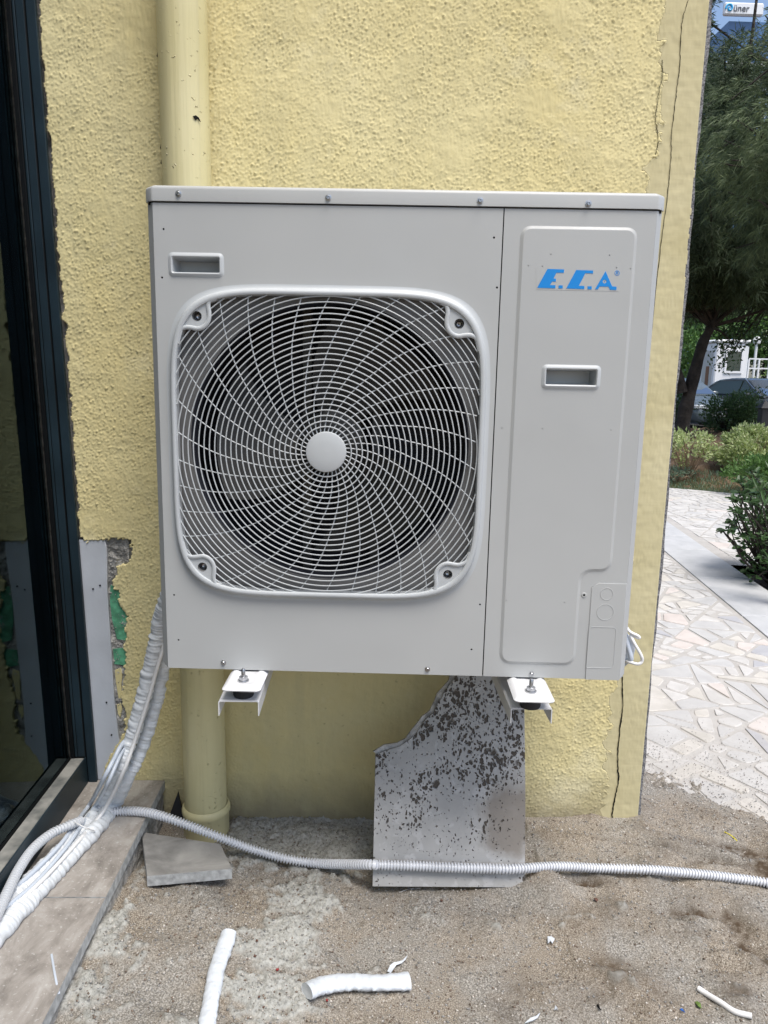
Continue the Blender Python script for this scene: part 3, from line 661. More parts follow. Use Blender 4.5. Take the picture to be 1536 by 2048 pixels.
# ================================================================== DOOR SIDE: dark aluminium sliding door at right angles to the wall
door = empty('sliding_glass_door', (-.45, -.6, .13)); tag(door, 'dark blue aluminium sliding glass door with a dusty track on the left', 'door')
dof = np.array([-.45, -.6, .13])
def dbox(name, m, x0, y0, z0, x1, y1, z1, c=.002):
    o = MB().box(x0-dof[0], y0-dof[1], z0-dof[2], x1-dof[0], y1-dof[1], z1-dof[2], c).build(name, M[m], door)
    for v in o.data.vertices: v.co.x -= (v.co.z+dof[2]-.2)*.0236          # the whole frame leans slightly outward at the top
    return o
TZ = .132; DT = 2.75; DY = -2.3
dbox('frame_stile', 'aludark', -.3935, -.016, TZ, -.3685, -.002, DT)
dbox('frame_stile', 'alublk', -.438, -.020, TZ, -.394, -.004, DT)
dbox('sash_stile', 'aludark', -.4165, -.0215, TZ+.088, -.3960, -.0165, DT-.05, .001)
dbox('sash_stile', 'aludark', -.4240, -.0255, TZ+.088, -.4170, -.0205, DT-.05, .002)
dbox('glazing_bead', 'alublk', -.4370, -.0285, TZ+.088, -.4245, -.0205, DT-.06, .002)
dbox('bottom_frame', 'aludark', -.3975, DY, TZ, -.3935, -.0165, TZ+.086)
dbox('sill_track', 'track', -.4365, DY, TZ, -.3980, -.0205, TZ+.083)['label'] = 'dust-covered sill track'
dbox('sash_rail', 'alublk', -.4460, DY, TZ+.012, -.4370, -.0290, TZ+.090, .001)
dbox('head_frame', 'aludark', -.440, DY, DT, -.3685, -.002, DT+.06)
dbox('glass_pane', 'glass', -.4445, DY, TZ+.0905, -.4400, -.0290, DT-.06, 0)
# facade around the door and the room behind it
fac = empty('shop_front', (-2.5, -1.2, 0)); tag(fac, 'dim room and wall above behind the dark sliding door', 'building')
def fbox(name, m, *a): return MB().box(a[0]+2.5, a[1]+1.2, a[2], a[3]+2.5, a[4]+1.2, a[5]).build(name, M[m], fac)
fbox('upper_wall', 'stucco', -.75, -4.0, 2.815, -.46, -.003, 9.5)
fbox('side_wall', 'stucco', -.75, -4.0, -.3, -.46, -2.302, 2.81)
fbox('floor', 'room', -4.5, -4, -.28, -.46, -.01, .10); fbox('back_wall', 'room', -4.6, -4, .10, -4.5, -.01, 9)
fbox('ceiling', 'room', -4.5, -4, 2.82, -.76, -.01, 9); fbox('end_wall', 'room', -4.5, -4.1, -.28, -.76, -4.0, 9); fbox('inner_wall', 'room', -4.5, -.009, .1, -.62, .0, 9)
# crumpled blue plastic seen through the glass
q = on(88, 1532, 0, -.56); v_ = []
bm_ = MB(); rr = np.random.default_rng(4); pr = []
for i in range(9):
    t = i/8; pr.append((.001+.045*math.sin(math.pi*min(t*1.05, 1))**.7, -.05+.10*t))
bm_.lathe(pr, (0, 0, 0), 'z', 14, True)
bm_.v = [(x+rr.normal(0, .005), y+rr.normal(0, .005), z+rr.normal(0, .004)) for x, y, z in bm_.v]
o = bm_.build('plastic_bag', M['bluebag'], smooth=True); o.location = q; tag(o, 'crumpled blue plastic behind the dark glass near the floor', 'plastic bag')

# stone threshold tiles running along the door
sill = empty('stone_threshold', (-.33, -.6, 0)); tag(sill, 'step of brown mottled stone tiles running along the foot of the glass door', 'threshold')
def tbox(name, m, x0, y0, z0, x1, y1, z1, c=.0015): return MB().box(x0+.33, y0+.6, z0, x1+.33, y1+.6, z1, c).build(name, M[m], sill)
TR = aty(330, 1558, 0)[0]
yj = atz(197, 1795, TZ)[1]
rx = atz(85, 2048, TZ)[0]
def tiletop(y0, y1, xa, xb):
    o = MB().add([(-.445+.33, y0+.6, .104), (xa+.33, y0+.6, .104), (xb+.33, y1+.6, .104), (-.445+.33, y1+.6, .104), (-.445+.33, y0+.6, TZ), (xa-.001+.33, y0+.6, TZ), (xb-.001+.33, y1+.6, TZ), (-.445+.33, y1+.6, TZ)],
                 [(3,2,1,0),(4,5,6,7),(0,1,5,4),(1,2,6,5),(2,3,7,6),(3,0,4,7)]).build('stone_tile', M['tile'], sill)
    o.data.materials.append(M['tileedge'])
    for p in o.data.polygons:
        if abs(p.normal.z) < .5: p.material_index = 1
    return o
xr = lambda y: TR+(rx-TR)*(y/-.8)
tiletop(yj+.002, -.002, xr(yj), xr(0)); tiletop(yj-.85, yj-.002, xr(yj-.85), xr(yj)); tiletop(yj-1.7, yj-.854, xr(yj-1.7), xr(yj-.854))
w_, h_ = 30, 260
mx_, my_ = np.meshgrid(np.linspace(0, 1, w_), np.linspace(-2.2, -.003, h_)); nn = fnoise(h_, w_, .02, .1, 80, step=.0085)
cvx = TR-.012+.004*nn+mx_*.0; side = np.stack([TR-.009+.33+mx_*.012+.0016*nn*(mx_ > .12)+(rx-TR)*(my_/-.8), my_+.6, .1035-mx_*.16], -1)
link('mortar_bed', fast(side.reshape(-1, 3), quads(h_, w_)), M['cement'], sill, True)

# ================================================================== DRAIN PIPE
yp = -.072
t0, t1 = aty(363, 0, yp), aty(412, 1610, yp)
rT = (aty(413,100,yp)[0]-aty(313,100,yp)[0])/2*.99
pipe = empty('drain_pipe', (t1[0], yp, 0)); tag(pipe, 'yellow painted drain pipe running down the wall behind the outdoor unit', 'pipe')
dz = t0[2]-t1[2]; dx = (t0[0]-t1[0])/dz
P = [(dx*(z-t1[2]), 0, z) for z in np.linspace(-.05, 3.2, 60)]
MB().tube(P, rT, 48).build('pipe_shaft', M['pipe'], pipe, True)
cx0 = lambda z: dx*(z-t1[2])
cz_ = aty(412, 1632, yp-.05)[2]
MB().lathe([(rT+.0015, cz_+.012), (rT+.007, cz_+.008), (rT+.0095, cz_), (rT+.0095, cz_-.010), (rT+.0055, cz_-.016), (rT+.0055, cz_-.11)], (cx0(0), 0, 0), 'z', 48).build('socket_collar', M['pipe'], pipe, True)
for px, py in ((401,250),(312,108),(321,322),(321,292)):   # torn scraps of old tape
    q = aty(px, py, yp); ang = math.asin(max(-1, min(1, (q[0]-t1[0]-dx*(q[2]-t1[2]))/rT)))
    nx, ny = math.sin(ang), -math.cos(ang); c = np.array([cx0(q[2])+nx*(rT+.001), ny*(rT+.001), q[2]]); tv = np.array([math.cos(ang), math.sin(ang), 0])
    k = .010 if px == 401 else .005; s_ = [(-1,.3),(-.2,.7),(.5,.3),(1,-.6),(.3,0),(-.3,-.5)]
    if px != 401: s_ = [(-.3,1.4),(.3,.6),(.6,-1.2),(0,-1.6),(-.4,0)]
    MB().add([c+tv*a*k+np.array([0,0,b*k])+np.array([nx,ny,0])*(.001+.002*(a > .4)) for a, b in s_]+[c+tv*a*k+np.array([0,0,b*k]) for a, b in s_], [tuple(range(len(s_)))]+[(j, (j+1)%len(s_), len(s_)+(j+1)%len(s_), len(s_)+j) for j in range(len(s_))]).build('tape_scrap', M['hole'], pipe)
# ================================================================== THE OUTDOOR UNIT
unit = empty('outdoor_unit', tuple(UO), UY); tag(unit, 'white heat pump outdoor unit with one large round fan grille and blue lettering', 'heat pump')
UD = .40
tl, tr_, bl, br = U(303,403), U(1312,424), U(338,1334), U(1240,1361)
L0 = (tl[0]+bl[0])/2; R0 = (tr_[0]+br[0])/2; B0 = (bl[1]+br[1])/2; T0 = (tl[1]+tr_[1])/2
seam = (U(1013,416)[0]+U(961,1354)[0])/2
CH = .0145; CD = .015
OUTL, OUTR = L0-CH, R0+CH
# grille outline
gl_, gr_ = U(346,885)[0], U(967,885)[0]; gt, gb = U(656,580)[1], U(656,1194)[1]
GC = ((gl_+gr_)/2, (gt+gb)/2); GA, GB_ = (gr_-gl_)/2, (gt-gb)/2; HUB = U(654, 902); SE = 5.2
def sup(k=1.0, off=0, n=96):
    out = []
    for i in range(n):
        t = 2*math.pi*i/n; c, s = math.cos(t), math.sin(t); e = 2/SE
        a, b = GA*k+off, GB_*k+off; out.append((GC[0]+a*math.copysign(abs(c)**e, c), GC[1]+b*math.copysign(abs(s)**e, s)))
    # resample evenly
    P = np.array(out+[out[0]]); d = np.r_[0, np.cumsum(np.hypot(*np.diff(P, axis=0).T))]; u = np.linspace(0, d[-1], n*2+1)[:-1]
    return list(zip(np.interp(u, d, P[:, 0]), np.interp(u, d, P[:, 1])))
def handle_hole(px):
    a, b = U(px[0], px[1]), U(px[2], px[3]); return a[0], b[0], min(a[1], b[1]), max(a[1], b[1])
H1 = handle_hole((345,514,439,546)); H2 = handle_hole((1092,738,1190,771))
rect = lambda x0, x1, z0, z1: [(x0,z0),(x1,z0),(x1,z1),(x0,z1)]
screwholes = [U(*p) for p in ((327,458),(324,555),(988,475),(994,575),(1004,856),(960,1209),(943,1299),(348,1190),(357,1280))]
circ = lambda c, r, n=12: [(c[0]+r*math.cos(2*math.pi*i/n), c[1]+r*math.sin(2*math.pi*i/n)) for i in range(n)]
fo = [(L0, B0), (seam-.0012, B0), (seam-.0012, T0), (L0, T0)]
fp = plate('front_panel', fo, M['casing'], unit, holes=[sup(.965)[::-1], rnd(rect(*H1), .004)[::-1]]+[circ(c, .0022)[::-1] for c in screwholes], y=.0016, t=.0016)
MB().add([(L0,-.0001,T0-.0035),(seam-.0013,-.0001,T0-.0035),(seam-.0013,.0010,T0-.0004),(L0,.0010,T0-.0004),(seam-.0013,.004,T0+.0004),(L0,.004,T0+.0004)], [(0,1,2,3),(3,2,4,5)]).build('panel_lip', M['casing'], unit, True)
MB().add([(seam+.0013,-.0001,T0-.0035),(R0,-.0001,T0-.0035),(R0,.0010,T0-.0004),(seam+.0013,.0010,T0-.0004),(R0,.004,T0+.0004),(seam+.0013,.004,T0+.0004)], [(0,1,2,3),(3,2,4,5)]).build('panel_lip', M['casing'], unit, True)
n0 = MB()
def chamfer(mb, x_in, x_out, z0, z1, notch):
    s = 1 if x_out > x_in else -1
    mb.add([(x_in, 0, z0), (x_out, CD, z0+notch), (x_out, CD, z1), (x_in, 0, z1), (x_in, .0016, z0), (x_out-s*.0016, CD, z0+notch), (x_out-s*.0016, CD, z1), (x_in, .0016, z1)], [(0,1,2,3),(4,7,6,5),(0,4,5,1),(3,2,6,7),(0,3,7,4),(1,5,6,2)])
    mb.box(min(x_out, x_out-s*.0016), CD, z0+notch, max(x_out, x_out-s*.0016), UD, z1)
n0 = MB(); chamfer(n0, L0-.0002, OUTL, B0, T0, .008); n0.build('side_panel', M['casing'], unit)['label'] = 'left side panel with bevelled front edge'
sp = [(seam+.0012, B0), (R0, B0), (R0, T0), (seam+.0012, T0)]
plate('service_panel', sp, M['casing'], unit, holes=[rnd(rect(*H2), .004)[::-1]], y=.0016, t=.0016)
n0 = MB(); chamfer(n0, R0+.0002, OUTR, B0, T0, .008); n0.build('side_panel', M['casing'], unit)['label'] = 'right side panel with bevelled front edge'
plate('seam_backing', rect(seam-.006, seam+.006, B0+.002, T0-.002), M['hole'], unit, y=.0036, t=.0015)
MB().box(OUTL+.002, UD-.004, B0+.01, OUTR-.002, UD, T0).build('rear_panel', M['casing'], unit)
MB().box(OUTL+.003, .012, B0+.002, OUTR-.003, UD-.005, B0+.008).build('base_pan', M['casing'], unit)
# top cover
tc0 = T0+.0030; tc1 = U(700, 376)[1]; e_ = .0035
top_out = [(L0-.001, -e_), (R0+.001, -e_), (OUTR+e_, CD-.001), (OUTR+e_, UD+.004), (OUTL-e_, UD+.004), (OUTL-e_, CD-.001)]
def ring_loft(name, loops, m, parent, smooth_=True):
    n = len(loops[0]); v = [p for l in loops for p in l]; f = [(i*n+k, i*n+(k+1)%n, (i+1)*n+(k+1)%n, (i+1)*n+k) for i in range(len(loops)-1) for k in range(n)]
    f.append(tuple((len(loops)-1)*n+k for k in range(n))); f.append(tuple(range(n))[::-1]); return MB().add(v, f).build(name, m, parent, smooth_)
cxy = np.array([(L0+R0)/2, UD/2]); tr2 = rnd(top_out, .003, 2)
def sc(loop, d): return [tuple(np.array(p)-np.sign(np.array(p)-cxy)*d) for p in loop]
loops = [[(x, y, tc0) for x, y in tr2]]
for k in range(5):
    a = k/4*math.pi/2; loops.append([(x, y, tc1-.008+.008*math.sin(a)) for x, y in sc(tr2, .008*(1-math.cos(a)))])
ring_loft('top_cover', loops, M['casing'], unit)
plate('shadow_gap', rect(OUTL+.004, OUTR-.004, T0-.003, tc0+.004), M['hole'], unit, y=.010, t=.004)
# embossed plateau on the service panel
E_ = [U(*p) for p in ((1048,446),(1281,460),(1219,1139),(1163,1148),(1149,1333),(992,1324))]
xl = (E_[0][0]+E_[5][0])/2; xr2 = (E_[1][0]+E_[2][0])/2; zt = (E_[0][1]+E_[1][1])/2; zb = (E_[4][1]+E_[5][1])/2; zs = (U(1219,1144)[1]+U(1165,1142)[1])/2; xs = (U(1160,1200)[0]+E_[4][0])/2
def emb(d): 
    pts = [(xl+d, zb+d), (xs-d, zb+d), (xs-d, zs+d), (xr2-d, zs+d), (xr2-d, zt-d), (xl+d, zt-d)]
    return rnd(pts, [.028-d, .028-d, .034+d, .028-d, .024-d, .024-d], 8)
def plateau(name, f, prof, m, parent, holes=None):
    lo = [[(x, -h, z) for x, z in f(d)] for d, h in prof]; n = len(lo[0]); v = [p for l in lo for p in l]
    fs_ = [(i*n+k, i*n+(k+1)%n, (i+1)*n+(k+1)%n, (i+1)*n+k) for i in range(len(lo)-1) for k in range(n)]
    return v, fs_, n
EH = .0035
v, f2, n = plateau('', emb, [(0, .0002), (.0015, .0006), (.005, EH-.0005), (.0068, EH)], None, None)
o = MB().add(v, f2).build('panel_emboss', M['casing'], unit, True)
plate('panel_face', emb(.0068), M['casing'], unit, holes=[rnd(rect(H2[0]-.0, H2[1]+.0, H2[2]-.0, H2[3]+.0), .004)[::-1]]+[circ(U(*p), .0012, 8)[::-1] for p in ((1101,509),(1218,511),(1056,532),(1084,533),(1260,538),(1232,536),(1012,1200),(1128,1204),(1084,857),(1221,860))], y=-EH+.001, t=.001)
# recessed hand grips
def grip(H, yf):
    x0, x1, z0, z1 = H; root_name = 'hand_grip'; w = .0062
    def rr_(o, r): return rnd([(x0-o, z0-o), (x1+o, z0-o), (x1+o, z1+o), (x0-o, z1+o)], r, 5)
    prof = [(w+.0035, yf, .012), (w+.002, yf-.0004, .010), (w-.001, yf-.0032, .008), (.002, yf-.0036, .004), (0, yf-.0018, .003), (-.003, yf+.046, .003)]
    lo = [[(x, y, z) for x, z in rr_(o_, r)] for o_, y, r in prof]; n = len(lo[0]); v = [p for l in lo for p in l]
    f = [(i*n+k, i*n+(k+1)%n, (i+1)*n+(k+1)%n, (i+1)*n+k) for i in range(len(lo)-1) for k in range(n)]; f.append(tuple((len(lo)-1)*n+k for k in range(n)))
    MB().add(v, f).build('hand_grip', M['plastic'], unit, True)
grip(H1, 0); grip(H2, -EH)
# screws
def screw(c, y, r=.0055, parent=unit):
    o = MB().lathe([(r*1.15, 0), (r*1.15, .001), (r*.8, .0013), (r*.78, .0040), (r*.6, .0050), (r*.3, .0050), (r*.18, .0032), (.0001, .0032)], (c[0], y, c[1]), 'y', 14).build('screw', M['zinc'], parent, True)
for p in ((358,388),(657,396),(960,402),(1176,408)): screw(U(*p), -e_)
for p in ((447,1325),(855,1338),(1063,1348)): screw(U(*p), 0, .0052)
plate('hole_backing', rect(L0+.004, U(330,560)[0]+.012, U(327,1290)[1], U(327,440)[1]), M['hole'], unit, y=.0045, t=.001)
plate('hole_backing', rect(U(940,1300)[0]-.004, seam-.007, U(327,1340)[1]+.02, U(327,440)[1]), M['hole'], unit, y=.0045, t=.001)
q = U(1168,1190); MB().lathe([(.0058, 0), (.005, .0012), (.0028, .0013), (.0024, -.001)], (q[0], -.0003, q[1]), 'y', 14).build('screw_rosette', M['casing'], unit, True); MB().lathe([(.0024, .0006), (.0001, .0006)], (q[0], 0, q[1]), 'y', 10).build('screw_hole', M['hole'], unit)
# corner cover with knock-outs
cp = [U(*p) for p in ((1194,1166),(1243,1167))]
c0 = (U(1182,1180)[0]+U(1172,1350)[0])/2; ctop = (cp[0][1]+cp[1][1])/2
plate('pipe_cover', [(c0, B0-.001), (R0, B0-.001), (R0, ctop), (c0+.014, ctop), (c0, ctop-.010)], M['casing'], unit, y=-.0001, t=.0016, bevel=.0005)
def groove(name, loop, r=.0006, y=-.0018, m='casing'): MB().tube([(x, y, z) for x, z in loop], r, 6, closed=True).build(name, M[m], unit, True)
k1, k2 = U(1213,1187.5), U(1210,1224); groove('knock_out', circ(k1, .0135, 28)); groove('knock_out', circ(k2, .0180, 32))
a, b = U(1178,1253), U(1224,1336); groove('knock_out', rnd(rect(min(a[0],U(1176,1330)[0]), b[0]+.002, b[1], a[1]), [.002,.012,.010,.010], 5))
# blue lettering
LY = -EH-.0002
def lg(pts): return [U(1040+x/6.98, 500+y/6.98) for x, y in pts]
plate('logo_sticker', lg([(215,250),(1375,262),(1372,580),(225,556)])[::-1], M['casing'], unit, y=LY+.0001, t=.0002)
for pts, hole in (([(378,268),(612,275),(606,322),(503,320),(462,402),(497,404),(494,445),(445,443),(413,492),(490,494),(488,538),(235,530)], None), ([(533,497),(592,497),(590,540),(531,538)], None), ([(778,283),(1015,290),(1012,332),(905,328),(815,502),(893,506),(891,548),(640,540)], None), ([(937,510),(995,510),(993,553),(935,550)], None),
        ([(1187,300),(1278,510),(1340,516),(1338,562),(1248,558),(1228,515),(1105,512),(1082,552),(1040,551)], [(1173+26*math.cos(a), 444+26*math.sin(a)) for a in np.linspace(0, 2*math.pi, 14, endpoint=False)])):
    plate('letter', lg(pts)[::-1], M['logo'], unit, holes=[lg(hole)] if hole else [], y=LY-.0002, t=.0004)
th = np.linspace(0, 2*math.pi, 22, endpoint=False)
plate('registered_mark', lg([(1348+35*math.cos(a), 325+35*math.sin(a)) for a in th])[::-1], M['logo'], unit, holes=[lg([(1348+29*math.cos(a), 325+29*math.sin(a)) for a in th])], y=LY-.0002, t=.0003)
plate('registered_mark', lg([(1334,342),(1334,306),(1352,306),(1361,312),(1361,322),(1353,327),(1363,342),(1356,342),(1347,328),(1340,328),(1340,342)])[::-1], M['logo'], unit, holes=[lg([(1340,322),(1351,322),(1355,317),(1351,312),(1340,312)])], y=LY-.0002, t=.0003)
plate('logo_dot', lg([(1173+7*math.cos(a), 444+7*math.sin(a)) for a in th])[::-1], M['logo'], unit, y=LY-.0002, t=.0003)

# fan guard: rounded-square frame, rings, curved spokes, hub, four screw lugs
guard = empty('fan_guard', (HUB[0], 0, HUB[1])); guard.parent = unit
def gb_(mb, name, m='plastic', sm=True):
    mb.v = [(x-HUB[0], y, z-HUB[1]) for x, y, z in mb.v]; return mb.build(name, M[m], guard, sm)
prof = [(.013, .0004), (.009, -.0001), (.004, -.0009), (.0012, -.0028), (.0002, -.0070), (-.0015, -.0115), (-.004, -.0138), (-.008, -.0142), (-.0108, -.0130), (-.0122, -.0095), (-.0128, .010)]
lo = [[(x, y, z) for x, z in sup(1, d)] for d, y in prof]; n = len(lo[0])
mb = MB().add([p for l in lo for p in l], [(i*n+k, i*n+(k+1)%n, (i+1)*n+(k+1)%n, (i+1)*n+k) for i in range(len(lo)-1) for k in range(n)])
gb_(mb, 'guard_frame')
inA, inB = GA-.0122, GB_-.0122
def inside_f(x, z): return (abs(x-GC[0])/inA)**SE+(abs(z-GC[1])/inB)**SE
lugs = [U(*p) for p in ((396,633),(918,648),(407,1132),(895,1147))]
def dome(r): return -.0080-.0100*max(0, 1-(r/.31)**2)
def inlug(x, z): return any(math.hypot(x-l[0], z-l[1]) < .021 for l in lugs)
RH = .0430; step = .01148; k = 0; rr0 = RH+step*.85
while True:
    r = rr0+k*step
    if r > .43: break
    n = 220; ok_ = []
    for i in range(n):
        t = 2*math.pi*i/n; x, z = HUB[0]+r*math.cos(t), HUB[1]+r*math.sin(t); ok_.append(inside_f(x, z) < 1.02 and not inlug(x, z))
    if all(ok_): gb_(MB().tube([(HUB[0]+r*math.cos(2*math.pi*i/n), dome(r), HUB[1]+r*math.sin(2*math.pi*i/n)) for i in range(n)], .00140, 6, closed=True), 'guard_ring')
    else:
        st = [i for i in range(n) if ok_[i] and not ok_[i-1]]
        for s0 in st:
            run = []; i = s0
            while ok_[i % n] and len(run) < n: run.append(i % n); i += 1
            if len(run) > 2: gb_(MB().tube([(HUB[0]+r*math.cos(2*math.pi*j/n), dome(r), HUB[1]+r*math.sin(2*math.pi*j/n)) for j in run], .00140, 6), 'guard_ring')
    k += 1
rs = [.036,.060,.090,.139,.176,.249,.295,.362,.42]; ths = [-2,-8,-13.5,-22.5,-28,-35.5,-40,-46.5,-51]
for i in range(34):
    ph = 360/34*i+184.3; P = []
    for r in np.linspace(.040, .43, 60):
        t = math.radians(ph+np.interp(r, rs, ths)); x, z = HUB[0]+r*math.cos(t), HUB[1]+r*math.sin(t)
        if inside_f(x, z) > 1.02 or inlug(x, z): break
        P.append((x, dome(r)+.0028, z))
    if len(P) > 3: gb_(MB().tube(P, .00135, 6), 'guard_spoke')
gb_(MB().lathe([(.0425, -.004), (.0425, .0035), (.0415, .0048), (.036, .0062), (.018, .0074), (.0001, .0078)], (HUB[0], -.0185, HUB[1]), 'y', 48), 'hub_badge')
for li, l in enumerate(lugs):
    sx = -1 if l[0] < GC[0] else 1; sz = 1 if l[1] > GC[1] else -1
    # tongue shape from the frame corner round the screw, with two fillet tails
    ctrl = []
    def F_(a, b): return (l[0]+sx*a, l[1]+sz*b)
    tong = [F_(-.022,.062), F_(-.027,.040), F_(-.024,.022), F_(-.026,.006), F_(-.024,-.008), F_(-.015,-.020), F_(-.002,-.025), F_(.012,-.023), F_(.026,-.023), F_(.042,-.032), F_(.052,-.048)]
    P = [tuple(p) for p in spline(tong, 26)]
    def proj_in(p):          # push onto the frame's inner edge
        dx_, dz_ = p[0]-GC[0], p[1]-GC[1]; s = (1.04/inside_f(*p))**(1/SE); return (GC[0]+dx_*s, GC[1]+dz_*s)
    a0 = math.atan2(P[-1][1]-GC[1], P[-1][0]-GC[0]); a1 = math.atan2(P[0][1]-GC[1], P[0][0]-GC[0])
    if a1-a0 > math.pi: a1 -= 2*math.pi
    if a0-a1 > math.pi: a1 += 2*math.pi
    arc = [proj_in((GC[0]+.25*math.cos(a0+(a1-a0)*t), GC[1]+.25*math.sin(a0+(a1-a0)*t))) for t in np.linspace(0, 1, 14)]
    P = [p if inside_f(*p) < 1.04 else proj_in(p) for p in P]
    poly = P+arc; A_ = sum(poly[i][0]*poly[(i+1)%len(poly)][1]-poly[(i+1)%len(poly)][0]*poly[i][1] for i in range(len(poly)))
    if A_ < 0: poly = poly[::-1]
    lp = plate('screw_lug', [(x-HUB[0], z-HUB[1]) for x, z in poly], M['plastic'], guard, holes=[circ((l[0]-HUB[0], l[1]-HUB[1]), .0100, 24)[::-1]], y=-.006, t=.003)
    mb = MB().tube([(x, -.0105, z) for x, z in P], .0021, 8, flat=(1, 2.2)); gb_(mb, 'lug_rim')
    mb = MB().lathe([(.0102, -.004), (.0095, -.008), (.0088, .0145)], (l[0], -.0095+.0005, l[1]), 'y', 24)
    mb.v = [(x, y if y < 0 else y, z) for x, y, z in mb.v]
    mb = MB().lathe([(.0102, .0092), (.0094, .0070), (.0088, -.010)], (l[0], 0, l[1]), 'y', 24); gb_(mb, 'screw_well', 'shroud')
    mb = MB().lathe([(.0092, -.0095), (.0072, -.0092), (.0066, -.0055), (.004, -.004), (.002, -.0045), (.0001, -.0055)], (l[0], 0, l[1]), 'y', 18); gb_(mb, 'guard_screw', 'zinc')
# air duct, fan and coil behind the guard
FC = U(659, 888, .02); FR = .298
n = 72; op = [sup(.972)[i] for i in range(0, 192)]
mb = MB(); o_ = sup(.985)
mb.add([(x, .002, z) for x, z in o_]+[(x, .0195, z) for x, z in o_], [(i, (i+1)%len(o_), len(o_)+(i+1)%len(o_), len(o_)+i) for i in range(len(o_))]); mb.build('duct_wall', M['shroud'], unit, True)
plate('duct_plate', sup(.984), M['shroud'], unit, holes=[circ(FC, FR, 72)[::-1]], y=.020, t=.002)
MB().lathe([(FR+.0002, -.018), (FR-.004, -.021), (FR-.007, -.028), (FR-.008, -.05)], (FC[0], 0, FC[1]), 'y', 72).build('bell_mouth', M['coil'], unit, True)
MB().box(L0+.01, .131, B0+.012, seam+.02, .133, T0-.004).build('partition', M['coil'], unit).hide_render = False
bpy.data.objects.remove(bpy.data.objects['partition'])
MB().box(L0+.004, .30, B0+.012, seam+.06, .325, T0-.004).build('coil_block', M['coil'], unit)
mb = MB()
for i in range(46):
    z = FC[1]-.29+i*.0127; mb.box(L0+.01, .2965, z, seam+.05, .2995, z+.0016)
mb.build('coil_fins', M['fin'], unit)
for px in (612, 752): 
    a = U(px, 888, .2)[0]; MB().box(a-.012, .225, B0+.012, a+.012, .245, T0-.004, .002).build('motor_bracket', M['motorbar'], unit)
MB().lathe([(.06, -.225), (.062, -.15), (.05, -.148), (.0001, -.148)], (FC[0], 0, FC[1]), 'y', 32).build('motor', M['fan'], unit, True)
MB().box(seam+.062, .02, B0+.012, seam+.064, .32, T0-.004).build('inner_divider', M['coil'], unit); MB().box(L0+.002, .02, B0+.012, L0+.003, .32, T0-.004).build('inner_divider', M['coil'], unit)
plate('inner_front', [(L0+.002,B0+.002),(seam-.008,B0+.002),(seam-.008,T0-.004),(L0+.002,T0-.004)], M['coil'], unit, holes=[sup(.99)[::-1], rnd(rect(H1[0]-.008,H1[1]+.008,H1[2]-.008,H1[3]+.008),.002)[::-1]], y=.0075, t=.001)
fan = empty('fan', (FC[0], .10, FC[1])); fan.parent = unit
MB().lathe([(.072, -.035), (.075, .02), (.070, .032), (.055, .038), (.0001, .040)], (0,0,0), 'y', 40).build('fan_hub', M['fan'], fan, True)
def blade(a0):
    v = []; nr, nt = 12, 16
    for i in range(nr):
        r = .070+(.262-.070)*i/(nr-1); sw = -.35*(i/(nr-1))**1.5; wdt = .95-.05*i/(nr-1)
        for j in range(nt):
            t = j/(nt-1); a = a0+sw+(t-.5)*wdt*1.35; y = .030-.075*t+.012*math.sin(math.pi*t)
            v.append((r*math.cos(a), y, r*math.sin(a)))
    f = [(i*nt+j, i*nt+j+1, (i+1)*nt+j+1, (i+1)*nt+j) for i in range(nr-1) for j in range(nt-1)]
    N = len(v); v += [(x, y+.003, z) for x, y, z in v]; f += [tuple(k+N for k in q)[::-1] for q in f]
    MB().add(v, f).build('fan_blade', M['fan'], fan, True)
for a in (75, 195, 315): blade(math.radians(a))
